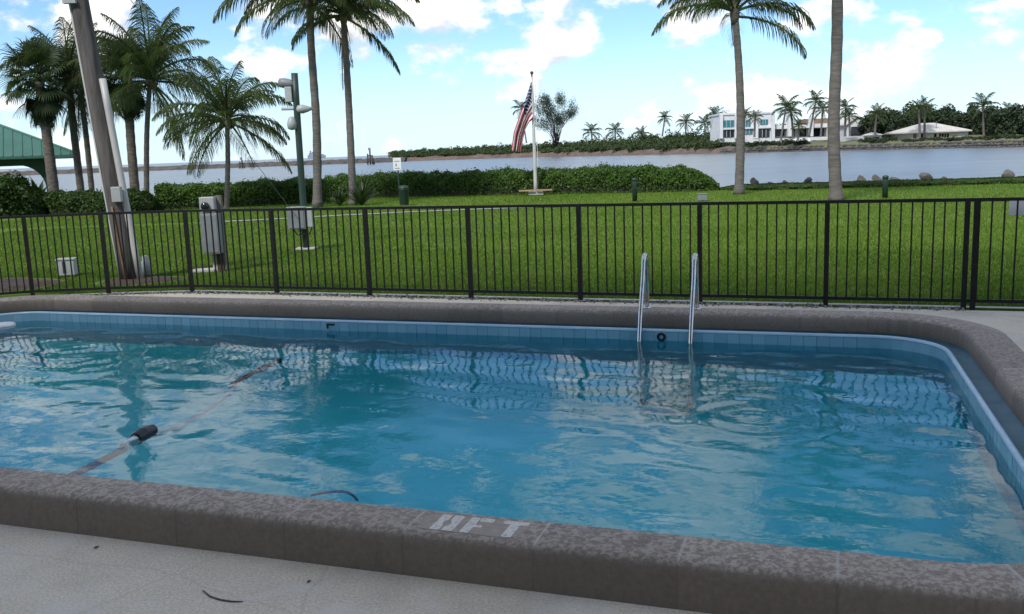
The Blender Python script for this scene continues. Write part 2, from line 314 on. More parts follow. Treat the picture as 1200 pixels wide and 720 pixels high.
# ------------------------------------------------------------------ mesh helpers
def tag(o, label=None, cat=None, group=None, kind=None):
    if label: o['label'] = label
    if cat: o['category'] = cat
    if group: o['group'] = group
    if kind: o['kind'] = kind
    return o
def empty(name, loc=(0, 0, 0), rz=0.0, label=None, cat=None, group=None):
    o = bpy.data.objects.new(name, None); COL.objects.link(o); o.location = loc; o.rotation_euler = (0, 0, rz); o.empty_display_size = .2
    return tag(o, label, cat, group)
class MB:
    def __init__(s): s.v = []; s.f = []; s.m = []
    def add(s, vs, fs, mi=0):
        b = len(s.v); s.v += [tuple(v) for v in vs]; s.f += [tuple(i + b for i in f) for f in fs]; s.m += [mi] * len(fs); return s
    def box(s, c, size, rz=0.0, mi=0, taper=1.0):
        x, y, z = (q / 2 for q in size); M = Matrix.Rotation(rz, 3, 'Z'); c = Vector(c); vs = []
        for sz in (-1, 1):
            k = taper if sz > 0 else 1
            for sx, sy in ((-1, -1), (1, -1), (1, 1), (-1, 1)): vs.append(c + M @ Vector((sx * x * k, sy * y * k, sz * z)))
        return s.add(vs, [(3, 2, 1, 0), (4, 5, 6, 7), (0, 1, 5, 4), (1, 2, 6, 5), (2, 3, 7, 6), (3, 0, 4, 7)], mi)
    def tube(s, pts, rad, n=8, caps=True, mi=0):
        pts = [Vector(p) for p in pts]; k = len(pts); vs = []
        rs = rad if isinstance(rad, (list, tuple)) else [rad] * k
        ref = None
        for i, p in enumerate(pts):
            tdir = (pts[min(i + 1, k - 1)] - pts[max(i - 1, 0)]).normalized()
            if ref is None: ref = Vector((1, 0, 0)) if abs(tdir.x) < .8 else Vector((0, 1, 0))
            a = (ref - tdir * ref.dot(tdir)).normalized(); b = tdir.cross(a); ref = a
            for j in range(n):
                q = 2 * math.pi * j / n; vs.append(p + (a * math.cos(q) + b * math.sin(q)) * rs[i])
        fs = [(i * n + j, i * n + (j + 1) % n, (i + 1) * n + (j + 1) % n, (i + 1) * n + j) for i in range(k - 1) for j in range(n)]
        if caps: fs += [tuple(range(n - 1, -1, -1)), tuple(range((k - 1) * n, k * n))]
        return s.add(vs, fs, mi)
    def lathe(s, c, prof, n=16, mi=0):
        c = Vector(c); vs = []
        for r, z in prof:
            for j in range(n): q = 2 * math.pi * j / n; vs.append(c + Vector((r * math.cos(q), r * math.sin(q), z)))
        k = len(prof)
        fs = [(i * n + j, i * n + (j + 1) % n, (i + 1) * n + (j + 1) % n, (i + 1) * n + j) for i in range(k - 1) for j in range(n)]
        fs += [tuple(range(n - 1, -1, -1)), tuple(range((k - 1) * n, k * n))]
        return s.add(vs, fs, mi)
    def prism(s, poly, z0, z1, mi=0):
        n = len(poly); vs = [(x, y, z0) for x, y in poly] + [(x, y, z1) for x, y in poly]
        return s.add(vs, [tuple(range(n - 1, -1, -1)), tuple(range(n, 2 * n))] + [(i, (i + 1) % n, n + (i + 1) % n, n + i) for i in range(n)], mi)
    def mesh(s, name, mats, smooth=False):
        me = bpy.data.meshes.new(name); me.from_pydata(s.v, [], s.f)
        for m in (mats if isinstance(mats, (list, tuple)) else [mats]): me.materials.append(m if not isinstance(m, str) else MT[m])
        if any(s.m): me.polygons.foreach_set('material_index', s.m)
        if smooth: me.polygons.foreach_set('use_smooth', [True] * len(s.f))
        me.update(); return me
    def build(s, name, mats, parent=None, smooth=False):
        return link(name, s.mesh(name, mats, smooth), parent)
def link(name, me, parent=None, loc=None, rz=None):
    o = bpy.data.objects.new(name, me); COL.objects.link(o)
    if parent: o.parent = parent
    if loc is not None: o.location = loc
    if rz is not None: o.rotation_euler = (0, 0, rz)
    return o
def npmesh(name, V, F, m, smooth=False):
    """V (n,3), F (k, c) arrays, all faces with c corners"""
    me = bpy.data.meshes.new(name); V = np.asarray(V, np.float32); F = np.asarray(F, np.int32); c = F.shape[1]
    me.vertices.add(len(V)); me.vertices.foreach_set('co', V.ravel())
    me.loops.add(F.size); me.loops.foreach_set('vertex_index', F.ravel())
    me.polygons.add(len(F)); me.polygons.foreach_set('loop_start', np.arange(0, F.size, c, dtype=np.int32)); me.polygons.foreach_set('loop_total', np.full(len(F), c, np.int32))
    if smooth: me.polygons.foreach_set('use_smooth', np.ones(len(F), bool))
    me.materials.append(MT[m] if isinstance(m, str) else m); me.update(calc_edges=True); me.validate(); return me
def bevel(o, w, seg=2):
    b = o.modifiers.new('bevel', 'BEVEL'); b.width = w; b.segments = seg; b.limit_method = 'ANGLE'; return o

def leaf_cloud(P, nrm, size, aspect=.5, spread=.8, rng=RNG):
    """diamond leaves at P facing roughly nrm; returns V, F (quads)"""
    k = len(P); nn = nrm + rng.normal(0, spread, (k, 3)); nn /= np.linalg.norm(nn, axis=1)[:, None] + 1e-9
    a = rng.normal(0, 1, (k, 3)); a -= nn * (a * nn).sum(1)[:, None]; a /= np.linalg.norm(a, axis=1)[:, None] + 1e-9
    b = np.cross(nn, a); s = (size * rng.uniform(.65, 1.3, k))[:, None]
    bend = nn * s * .12
    V = np.stack([P - a * s * .5, P + b * s * aspect * .5 + bend, P + a * s * .5 - bend, P - b * s * aspect * .5 + bend], 1).reshape(-1, 3)
    F = np.arange(4 * k).reshape(k, 4); return V, F

# ------------------------------------------------------------------ pool frame of reference: s along the pool, n across it
DS = Vector((.943, -.332, 0)).normalized(); DN = Vector((.332, .943, 0)).normalized(); YAW = math.atan2(DS.y, DS.x)
def sn(s, n, z=0.0): return DS * s + DN * n + Vector((0, 0, z))
# outline of the pool's inner coping face, clockwise points in (s, n), rounded corners
def rounded(corners, r, seg=12):
    out = []; k = len(corners)
    for i in range(k):
        p = Vector(corners[i]); a = (Vector(corners[i - 1]) - p).normalized(); b = (Vector(corners[(i + 1) % k]) - p).normalized()
        ang = a.angle(b); tl = r / math.tan(ang / 2); c = p + (a + b).normalized() * (r / math.sin(ang / 2))
        p0 = p + a * tl; p1 = p + b * tl
        a0 = math.atan2(p0.y - c.y, p0.x - c.x); a1 = math.atan2(p1.y - c.y, p1.x - c.x); dlt = (a1 - a0 + math.pi) % (2 * math.pi) - math.pi
        for j in range(seg + 1):
            q = a0 + dlt * j / seg; out.append((c.x + r * math.cos(q), c.y + r * math.sin(q)))
    return out
OUT = rounded([(-10.25, 3.85), (1.19, 3.85), (1.025, 9.27), (-10.25, 9.27)], .75)     # counter-clockwise
OA = np.array(OUT); seg = np.roll(OA, -1, 0) - OA; seglen = np.linalg.norm(seg, axis=1); cum = np.concatenate([[0], np.cumsum(seglen)]); PERIM = cum[-1]
def outline(q):
    """point and outward normal at arc length q"""
    q = q % PERIM; i = min(np.searchsorted(cum, q, 'right') - 1, len(OA) - 1); f = (q - cum[i]) / max(seglen[i], 1e-9)
    p = OA[i] + seg[i] * f
    # smoothed tangent
    def P(x):
        x = x % PERIM; j = min(np.searchsorted(cum, x, 'right') - 1, len(OA) - 1); return OA[j] + seg[j] * ((x - cum[j]) / max(seglen[j], 1e-9))
    t = P(q + .03) - P(q - .03); t /= np.linalg.norm(t); return p, np.array([t[1], -t[0]])
def sweep(prof, q0, q1, step=.12, closed=False):
    """profile (u outwards, z) swept along the outline"""
    k = max(2, int(math.ceil((q1 - q0) / step)) + 1); qs = np.linspace(q0, q1, k); vs = []; m = len(prof)
    if closed: qs = qs[:-1]
    for q in qs:
        p, nv = outline(q)
        for u, z in prof: w = p + nv * u; vs.append(sn(w[0], w[1], z))
    K = len(qs); fs = []
    for i in range(K if closed else K - 1):
        for j in range(m - 1): a = i * m + j; b = ((i + 1) % K) * m + j; fs.append((a, b, b + 1, a + 1))
    return vs, fs, K, m

# ------------------------------------------------------------------ structure: deck, lawn, water
def sheet(name, outer, holes, z, m, kind='structure'):
    polys = [[Vector((x, y, 0)) for x, y in outer]] + [[Vector((x, y, 0)) for x, y in h] for h in holes]
    tris = tessellate_polygon(polys); vs = [(*p.xy, z) for poly in polys for p in poly]
    me = bpy.data.meshes.new(name); me.from_pydata(vs, [], tris); me.materials.append(MT[m]); me.update()
    for p in me.polygons:
        if p.normal.z < 0: p.flip()
    o = link(name, me); tag(o, kind=kind); return o
FENCE = [(9.15, 8.38), (4.86, 9.95), (3.54, 10.44), (2.22, 10.93), (.85, 11.43), (-.52, 11.95), (-1.90, 12.47), (-3.27, 12.98), (-4.62, 13.47), (-5.86, 13.55), (-6.93, 13.48), (-8.1, 13.1), (-9.4, 12.3)]
inner = []
for q in np.linspace(0, PERIM, 140, endpoint=False):
    p, nv = outline(q); w = p + nv * .29; inner.append(tuple(sn(*w).xy))
nrmF = DN
edge_far = [(x - DN.x * .12, y - DN.y * .12) for x, y in FENCE]
deck = sheet('pool_deck', [(14, 6.9)] + edge_far + [(-13, 9.5), (-13, -4), (14, -4)], [inner], 0, 'deck')
tag(deck, 'pale grey speckled concrete deck around the pool')
# lawn: flat, then falling to the inlet beyond the hedge
def lawn_z(n, s): return -1.45 * min(1, max(0, (n - 41.5) / 3.6)) ** 1.3
gs = np.concatenate([np.linspace(-90, -32, 12), np.linspace(-30, 24, 60), np.linspace(26, 90, 12)]); gn = np.concatenate([np.linspace(6, 40, 30), np.linspace(40.6, 45.5, 10)])
lv = []; lf = []
land = MB()
fl = [(FENCE[0][0] + 12, FENCE[0][1] - 4.3)] + [(x - DN.x * .13, y - DN.y * .13) for x, y in FENCE] + [(-13, 9.5), (-60, 12)]
# first strip: from the deck edge to n = 15, then a regular grid
strip = [Vector((x, y, -.03)) for x, y in fl]
far15 = [sn(p.dot(DS), 19.0, -.03) for p in strip]
for i in range(len(strip) - 1): land.add([strip[i], strip[i + 1], far15[i + 1], far15[i]], [(0, 3, 2, 1)])
gn = np.concatenate([np.linspace(19, 40.6, 20), np.linspace(41, 45.5, 10)])
vs = [sn(a, b, lawn_z(b, a) - .03) for b in gn for a in gs]; k = len(gs)
land.add(vs, [(j * k + i, j * k + i + 1, (j + 1) * k + i + 1, (j + 1) * k + i) for j in range(len(gn) - 1) for i in range(k - 1)])
lw = land.build('lawn', 'lawn'); tag(lw, 'flat green lawn behind the fence', kind='structure')
for p in lw.data.polygons:
    if p.normal.z < 0: p.flip()
# grass blades standing on the lawn
def grass():
    ks = []
    for (n0, n1, dens, h) in ((10.9, 13.5, 2000, .038), (13.5, 17, 1200, .042), (17, 22, 600, .048), (22, 30, 280, .055), (30, 40.5, 130, .065)):
        s0, s1 = -13 - (n0 - 11) * 1.0, 7.5 + (n0 - 11) * .1
        s0 = -.62 * n1 - 10; s1 = 8.5
        k = int((s1 - s0) * (n1 - n0) * dens); S = RNG.uniform(s0, s1, k); Nn = RNG.uniform(n0, n1, k); ks.append(np.stack([S, Nn, np.full(k, h)], 1))
    A = np.concatenate(ks)
    X = A[:, 0] * DS.x + A[:, 1] * DN.x; Y = A[:, 0] * DS.y + A[:, 1] * DN.y
    # keep what the lens can see, with a margin, and clear of the deck, path and beds
    keep = (np.abs(X) < .58 * Y + 1.5)
    fx = np.array([p[0] for p in FENCE][::-1]); fy = np.array([p[1] for p in FENCE][::-1]); keep &= Y > np.interp(X, fx, fy) + .24
    px = np.array([p[0] for p in PATH]); py = np.array([p[1] for p in PATH]); keep &= ~(np.abs(Y - np.interp(X, px, py)) < .34)
    for (cx, cy, ax, ay) in BEDS: keep &= ((X - cx) / ax) ** 2 + ((Y - cy) / ay) ** 2 > 1
    A = A[keep]; X = X[keep]; Y = Y[keep]; k = len(X)
    h = A[:, 2] * RNG.uniform(.55, 1.25, k); w = h * .2; an = RNG.uniform(0, 2 * np.pi, k); ln = RNG.uniform(0, .6, k) * h; la = RNG.uniform(0, 2 * np.pi, k)
    base = np.stack([X, Y, np.full(k, -.035)], 1); dx = np.stack([np.cos(an) * w, np.sin(an) * w, np.zeros(k)], 1)
    tip = base + np.stack([np.cos(la) * ln, np.sin(la) * ln, h], 1)
    V = np.stack([base - dx, base + dx, tip], 1).reshape(-1, 3); F = np.arange(3 * k).reshape(k, 3)
    o = link('lawn_grass', npmesh('lawn_grass', V, F, 'blade')); tag(o, 'short mown green grass of the lawn', 'grass', kind='stuff')
PATH = [(-9.5, 29.2), (-7.9, 29.5), (-5.4, 30.35), (-3.24, 30.85), (-.44, 31.03), (2.35, 30.75), (4.94, 29.7), (9.3, 28.0), (14, 26.2), (24, 22.5)]
BEDS = [(-8.9, 15.1, 1.6, 1.1), (-6.05, 15.2, .75, .55)]
grass()
pm = MB(); half = .2
pv = []
for i, (x, y) in enumerate(PATH):
    a = Vector(PATH[max(i - 1, 0)]); b = Vector(PATH[min(i + 1, len(PATH) - 1)]); tt = (b - a).normalized(); nn = Vector((-tt.y, tt.x))
    pv += [(x - nn.x * half, y - nn.y * half, -.01), (x + nn.x * half, y + nn.y * half, -.01)]
pm.add(pv, [(2 * i, 2 * i + 2, 2 * i + 3, 2 * i + 1) for i in range(len(PATH) - 1)])
tag(pm.build('garden_path', 'path'), 'thin pale concrete path crossing the lawn before the hedge', kind='structure')
# pale mow strip just behind the fence
mp = []
for i, (x, y) in enumerate(FENCE):
    mp += [(x + DN.x * .10, y + DN.y * .10, -.006), (x + DN.x * .2, y + DN.y * .2, -.006)]
ms = MB(); ms.add(mp, [(2 * i, 2 * i + 1, 2 * i + 3, 2 * i + 2) for i in range(len(FENCE) - 1)]); mo = ms.build('mow_strip', 'mow'); tag(mo, 'narrow pale concrete edging behind the fence', kind='structure')
for p in mo.data.polygons:
    if p.normal.z < 0: p.flip()
# inlet and sea
WZ = -1.2
iv = [sn(-9000, 42.5, WZ), sn(9000, 42.5, WZ), sn(9000, 9000, WZ), sn(-9000, 9000, WZ)]
w = MB(); w.add(iv, [(0, 1, 2, 3)]); tag(w.build('inlet_water', 'sea'), 'rippled grey blue water of the inlet beyond the lawn', kind='structure')

# ------------------------------------------------------------------ swimming pool
pool = empty('swimming_pool', sn(-4.7, 6.7, 0), 0, 'long in-ground pool with raised brown coping and blue tiled waterline', 'pool')
def pbuild(mb, name, m, smooth=False):
    o = mb.build(name, m, None, smooth); o.parent = pool; o.matrix_parent_inverse = Matrix.Translation(-pool.location); return o
# coping slabs
PROF = [(-.002, .042), (-.01, .08), (-.012, .13), (-.004, .168), (.014, .19), (.04, .2), (.15, .2008), (.262, .2), (.286, .193), (.3, .176), (.306, .14), (.312, -.006)]
nslab = int(round(PERIM / .613)); sl = PERIM / nslab
q_ref = None
# line the joints up with s = .02 on the near side
best = min(np.linspace(0, PERIM, 4000), key=lambda q: abs(outline(q)[0][0] - .02) + 10 * abs(outline(q)[0][1] - 3.85))
for i in range(nslab):
    q0 = best + i * sl + .0065; q1 = best + (i + 1) * sl - .0065
    dz = 0
    vs, fs, K, m = sweep([(u, z + dz if z > .02 else z) for u, z in PROF], q0, q1, .09)
    mb = MB(); mb.add(vs, fs); mb.add(vs[:m], [tuple(range(m))]); mb.add(vs[-m:], [tuple(range(m - 1, -1, -1))])
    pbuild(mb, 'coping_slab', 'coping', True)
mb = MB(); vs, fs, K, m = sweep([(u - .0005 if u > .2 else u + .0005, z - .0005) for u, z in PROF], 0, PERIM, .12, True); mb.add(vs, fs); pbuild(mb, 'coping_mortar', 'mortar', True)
# gutter recess, channel, lip
def ring(prof, name, m):
    mb = MB(); vs, fs, K, mm = sweep(prof, 0, PERIM, .1, True); mb.add(vs, fs); pbuild(mb, name, m, True)
ring([(.03, .047), (.035, .0), (.01, -.028), (-.10, -.034), (-.126, -.01), (-.126, .033)], 'gutter', 'gutter')
ring([(-.124, .025), (-.128, .041), (-.138, .049), (-.152, .049), (-.164, .041), (-.167, .027)], 'gutter_lip', 'lip')
ring([(-.160, .035), (-.160, -.305), (-.15, -.345)], 'grout_band', 'grout')
# waterline tiles along the walls that face the camera (two straight walls and the two far corners)
tb = MB(); tb.box((0, 0, 0), (.112, .012, .15)); 
tile_me = None
TW = .118; ntile = int(PERIM / TW); q = 0
tm = MB(); tm.add([(-.0582, -.006, -.075), (.0582, -.006, -.075), (.0582, -.006, .075), (-.0582, -.006, .075), (-.0567, .004, -.0725), (.0567, .004, -.0725), (.0567, .004, .0725), (-.0567, .004, .0725)],
                  [(4, 5, 6, 7), (0, 4, 7, 3), (1, 2, 6, 5), (3, 7, 6, 2), (0, 1, 5, 4)])
tile_me = tm.mesh('waterline_tile', 'tile')
for i in range(ntile):
    q = (i + .5) * PERIM / ntile; p, nv = outline(q)
    if p[1] < 4.4: continue                       # near wall is hidden under the coping
    if p[0] < -9.0 and p[1] < 8.1: continue        # left wall lies outside the picture
    c = p - nv * .161; o = link('waterline_tile', tile_me); w3 = sn(c[0], c[1], -.053)
    inn = DS * (-nv[0]) + DN * (-nv[1]); o.parent = pool
    o.matrix_parent_inverse = Matrix.Translation(-pool.location); o.location = w3
    o.rotation_euler = (random.uniform(-.012, .012), 0, math.atan2(inn.y, inn.x) - math.pi / 2 + random.uniform(-.01, .01))
# basin walls and floor
BZ = -.95
mb = MB(); vs, fs, K, m = sweep([(-.152, -.25), (-.18, -.6), (-.25, -.76), (-.36, -.87), (-.48, -.925), (-.62, BZ)], 0, PERIM, .2, True); mb.add(vs, fs)
mb.add([vs[i * m + m - 1] for i in range(K)], [tuple(range(K))])
pbuild(mb, 'basin', 'plaster', True)
# wall fittings
def fit(q_s, name, build):
    o = build; return o
def wall_q(sv): return min(np.linspace(PERIM * .4, PERIM, 6000), key=lambda q: abs(outline(q)[0][0] - sv) + 10 * abs(outline(q)[0][1] - 9.27))
p776 = onz(776, 394, -.028); p388 = onz(388, 382, -.02)
for (pt, kind) in ((p776, 'ring'), (p388, 'slot')):
    sv = pt.dot(DS); c = sn(sv, 9.27 - .16, 0); mb = MB()
    Mx = Matrix.Translation((c.x, c.y, -.028)) @ Matrix.Rotation(YAW, 4, 'Z') @ Matrix.Rotation(R(90), 4, 'X')
    if kind == 'ring':
        mb.lathe((0, 0, 0), [(.018, 0), (.018, .006), (.026, .016), (.04, .018), (.046, .01), (.046, 0)], 18)
    else:
        for (x, y, a, b) in ((0, .025, .10, .02), (-.04, .002, .02, .05)): mb.box((x, y, .006), (a, b, .014))
    mb.v = [tuple(Mx @ Vector(v)) for v in mb.v]
    pbuild(mb, 'return_fitting' if kind == 'ring' else 'wall_slot', 'plastic_black')
# depth marking painted on the coping: pale patch and stencilled 8 F T
def on_coping(poly, z): return [sn(s_, n_, z) for s_, n_ in poly]
mb = MB(); pts = []
for a in range(32):
    q = 2 * math.pi * a / 32; cx = math.copysign(abs(math.cos(q)) ** .35, math.cos(q)); cy = math.copysign(abs(math.sin(q)) ** .35, math.sin(q))
    rr = 1 + .04 * math.sin(5 * q + 1) + .03 * math.sin(9 * q)
    pts.append((-1.525 + .245 * cx * rr, 3.688 + .09 * cy * rr))
mb.add(on_coping(pts, .2016) + on_coping(pts, .19), [tuple(range(32))] + [(i, 32 + i, 32 + (i + 1) % 32, (i + 1) % 32) for i in range(32)])
patch = pbuild(mb, 'marking_patch', 'patch')
def rounded_poly(poly, r=.008, k=3): return rounded(poly, r, k)
H0, H1 = 3.604, 3.78; LX = -1.70
glyphs = {'digit': [[(0, 0), (.05, 0), (.05, .06), (.036, .105), (.05, .15), (.05, .22), (.0, .22)], [(.064, 0), (.118, 0), (.118, .22), (.064, .22), (.064, .15), (.082, .105), (.064, .06)]],
          'letter_f': [[(.155, 0), (.2, 0), (.2, .085), (.24, .085), (.24, .118), (.2, .118), (.2, .22), (.155, .22)], [(.206, .17), (.275, .17), (.275, .22), (.206, .22)]],
          'letter_t': [[(.365, 0), (.415, 0), (.415, .175), (.455, .175), (.455, .22), (.325, .22), (.325, .175), (.365, .175)]]}
for nm, polys in glyphs.items():
    mb = MB()
    for poly in polys:
        rp = rounded_poly([(LX + x * .93, H0 + y * .78) for x, y in poly], .007, 3); k = len(rp)
        tr = tessellate_polygon([[Vector((x, y, 0)) for x, y in rp]])
        top = on_coping(rp, .2028); bot = on_coping(rp, .201)
        b = len(mb.v); mb.add(top + bot, [tuple(t) for t in tr] + [(i, k + i, k + (i + 1) % k, (i + 1) % k) for i in range(k)])
    o = mb.build(nm, 'paint', patch)
    for p in o.data.polygons:
        if abs(p.normal.z) > .9 and p.normal.z < 0: p.flip()
# pool water with real ripples
WLZ = -.068
def water():
    s = np.arange(-10.2, 1.12, .03); n = np.arange(3.86, 9.15, .03); S, Nn = np.meshgrid(s, n)
    Z = np.zeros_like(S); rg = np.random.default_rng(5)
    for i in range(46):
        lam = .22 * (1.0 / .22) ** rg.uniform(0, 1) * 1.15; a = rg.uniform(0, 2 * np.pi)
        if rg.uniform() < .68: a = rg.normal(1.5, .38)
        kx, ky = np.cos(a) * 2 * np.pi / lam, np.sin(a) * 2 * np.pi / lam
        env = .65 + .35 * np.sin(S * rg.uniform(.3, .9) + Nn * rg.uniform(.3, .9) + rg.uniform(0, 6))
        Z += .0068 * lam / (2 * np.pi) * env * np.sin(kx * S + ky * Nn + rg.uniform(0, 6.28) + .6 * np.sin(S * rg.uniform(.8, 1.6) + Nn * rg.uniform(.6, 1.4)))
    for (c0, c1, lam, amp, rr) in ((-.55, 6.6, .2, .0012, 1.1), (-5.0, 5.5, .24, .001, .9), (-7.3, 7.4, .3, .0012, 1.4)):
        rad = np.hypot(S - c0, Nn - c1); Z += amp * np.sin(rad * 2 * np.pi / lam) * np.exp(-(rad / rr) ** 2)
    X = S * DS.x + Nn * DN.x; Y = S * DS.y + Nn * DN.y
    V = np.stack([X, Y, Z + WLZ], -1).reshape(-1, 3); a, b = S.shape; idx = np.arange(a * b).reshape(a, b)
    F = np.stack([idx[:-1, :-1], idx[:-1, 1:], idx[1:, 1:], idx[1:, :-1]], -1).reshape(-1, 4)
    o = link('pool_water', npmesh('pool_water', V, F, 'pool_water', True)); tag(o, 'rippled clear blue water filling the swimming pool', kind='structure')
water()
# ladder: two grab rails and treads
lad = empty('pool_ladder', onz(781, 362, .2), 0, 'polished steel grab rails of the ladder on the far pool edge', 'ladder')
s1 = onz(757, 360, .2).dot(DS); s2 = onz(815, 361, .2).dot(DS)
LS = []
for sv in (s1 + .02, s2 + .02):
    pts = [(9.46, .195), (9.46, .49), (9.455, .63)]
    for j in range(9):
        q = math.pi * j / 8; pts.append((9.38 + .075 * math.cos(q), .67 + .085 * math.sin(q)))
    pts += [(9.27, .54), (9.12, .19), (9.05, -.04), (9.02, -.2), (9.02, -.72)]
    mb = MB(); mb.tube([sn(sv, n_, z_) for n_, z_ in pts], .024, 12)
    o = mb.build('grab_rail', 'steel', None, True); o.parent = lad; o.matrix_parent_inverse = Matrix.Translation(-lad.location)
    mb = MB(); mb.lathe(sn(sv, 9.46, .2), [(.05, 0), (.05, .006), (.04, .016), (.026, .02)], 16); o = mb.build('anchor_collar', 'steel', None, True); o.parent = lad; o.matrix_parent_inverse = Matrix.Translation(-lad.location)
for z_ in (-.5, -.72):
    mb = MB(); mb.box(sn((s1 + s2) / 2 + .02, 9.02, z_), (abs(s2 - s1), .08, .03), YAW); o = mb.build('tread', 'steel'); o.parent = lad; o.matrix_parent_inverse = Matrix.Translation(-lad.location)
# vacuum hose afloat across the pool
HO = sn(-4.9, 5.4, WLZ)
hose = empty('pool_hose', HO, 0, 'pinkish white hose with black float lying across the pool water', 'hose')
def hpart(name, pts, r, m, ribs=0):
    mb = MB(); P = [sn(a * .97, b * .97, z) for a, b, z in pts]
    fine = []
    for i in range(len(P) - 1):
        for j in range(10): fine.append(P[i].lerp(P[i + 1], j / 10))
    fine.append(P[-1]); rs = [r * (1 + .08 * (k % 2)) for k in range(len(fine))]
    mb.tube(fine, rs, 10); o = mb.build(name, m, None, True); o.parent = hose; o.matrix_parent_inverse = Matrix.Translation(-HO); return o
zz = WLZ - .012
hpart('hose_end', [(-4.8, 4.45, zz - .05), (-4.81, 4.9, zz - .04), (-4.83, 5.2, zz - .03)], .022, 'hose_purple')
hpart('cuff', [(-4.83, 5.2, zz - .018), (-4.845, 5.36, zz - .005)], .034, 'plastic_white')
hpart('float', [(-4.84, 5.34, zz), (-4.85, 5.44, zz + .012), (-4.87, 5.56, zz)], .045, 'plastic_black')
hpart('hose_section', [(-4.87, 5.56, zz - .03), (-4.93, 5.9, zz - .08), (-5.01, 6.3, zz - .09), (-5.1, 6.75, zz - .07), (-5.13, 6.95, zz - .03)], .02, 'hose')
for k in range(4):
    ph = k * 1.7; hpart('rope_strand', [(-5.13 + .03 * math.sin(ph), 6.92, zz), (-5.17 + .04 * math.sin(ph + 2), 7.15, zz + .008), (-5.2 + .04 * math.sin(ph + 4), 7.4, zz + .004), (-5.23 + .035 * math.sin(ph + 5), 7.62, zz + .006), (-5.25 + .03 * math.sin(ph), 7.8 + .05 * k, zz)], .011, 'plastic_black')
cv = [(-2.86 + .3 * t, 4.5 + .1 * math.sin(math.pi * t), zz + .0) for t in np.linspace(0, 1, 9)]
mb = MB(); mb.tube([sn(*c) for c in cv], .008, 8); o = mb.build('loose_cord', 'flag_blue', None, True); tag(o, 'dark blue cord afloat close under the near coping', 'cord')
# skimmer float at the left end
fx = onz(4, 382, WLZ); mb = MB(); mb.lathe(fx, [(.04, -.05), (.11, -.035), (.14, -.01), (.14, .015), (.12, .032), (.05, .04)], 20); o = mb.build('pool_float', 'plastic_white', None, True); tag(o, 'round white chlorine float by the left pool wall', 'float')

# ------------------------------------------------------------------ fence
fence = empty('metal_fence', (FENCE[5][0], FENCE[5][1], 0), 0, 'black metal picket fence along the far side of the pool', 'fence')
FI = Matrix.Translation(-fence.location)
def fpart(name, me, loc=(0, 0, 0), rz=0):
    o = link(name, me, fence, loc, rz); o.matrix_parent_inverse = FI; return o
def boxmesh(name, size, z0, m):
    b = MB(); b.box((0, 0, z0 + size[2] / 2), size); return b.mesh(name, m)
picket_me = boxmesh('picket', (.016, .016, 1.075), .075, 'fence')
post_me = None
mb = MB(); mb.box((0, 0, .575), (.052, .052, 1.19)); post_me = mb.mesh('post', 'fence')
FH = 1.165
segs = list(zip(FENCE[:-1], FENCE[1:]))
for i, (a, b) in enumerate(segs):
    a = Vector((*a, 0)); b = Vector((*b, 0)); dv = b - a; ln = dv.length; ang = math.atan2(dv.y, dv.x); mid = (a + b) / 2
    nb = max(1, round(ln / 1.45))
    for (nm, z, h, dpt) in (('top_rail', FH, .034, .042), ('bottom_rail', .085, .034, .032)):
        mb = MB(); mb.box((0, 0, z), (ln - .002, dpt, h)); o = mb.build(nm, 'fence', fence); o.matrix_parent_inverse = FI; o.location = mid; o.rotation_euler = (0, 0, ang)
    for bay in range(nb):
        p0 = a + dv * bay / nb; p1 = a + dv * (bay + 1) / nb
        fpart('post', post_me, p0, ang)
        if i == 1 and bay == 0: fpart('post', post_me, p0 - dv.normalized() * .088, ang)
        npk = 12 if (p1 - p0).length > 1.2 else 10
        for j in range(1, npk + 1):
            pp = p0.lerp(p1, j / (npk + 1)); o = fpart('picket', picket_me, pp, ang + random.uniform(-.03, .03)); o.rotation_euler = (random.uniform(-.004, .004), random.uniform(-.004, .004), ang)
fpart('post', post_me, Vector((*FENCE[-1], 0)), 0)
# white notice wired to the lawn side of the fence, its left end in view
c = at(1192, 244, 9.88); mb = MB(); mb.box((0, 0, 0), (.26, .006, .15)); o = mb.build('fence_notice', 'sign_white'); o.location = (c.x + .06, c.y + .0, c.z); o.rotation_euler = (0, 0, YAW); tag(o, 'small blank white plate hung on the back of the fence at right', 'sign')
# gravel strip under the fence
def gravel():
    V = []; F = []; base = np.array([(1, 0, 0), (-1, 0, 0), (0, 1, 0), (0, -1, 0), (0, 0, 1), (0, 0, -1)], float)
    oc = np.array([(0, 2, 4), (2, 1, 4), (1, 3, 4), (3, 0, 4), (2, 0, 5), (1, 2, 5), (3, 1, 5), (0, 3, 5)])
    k = 0
    for (a, b) in segs:
        a = Vector((*a, 0)); b = Vector((*b, 0)); ln = (b - a).length
        if a.x > 6.5: continue
        dens = 150 if a.x > 4 and False else 130
        for _ in range(int(ln * dens)):
            p = a.lerp(b, random.random()) + DN * random.gauss(-.1, .055); r = random.uniform(.008, .022)
            Mx = np.array(Matrix.Rotation(random.uniform(0, 6), 3, Vector((random.random() - .5, random.random() - .5, random.random() + .1)).normalized()))
            V.append((base * np.array([r, r * random.uniform(.6, 1), r * random.uniform(.45, .8)])) @ Mx.T + np.array([p.x, p.y, .005 + r * .2])); F.append(oc + 6 * k); k += 1
    o = link('gravel', npmesh('gravel', np.concatenate(V), np.concatenate(F), 'gravel')); tag(o, 'loose grey gravel along the foot of the fence', 'gravel', kind='stuff')
gravel()
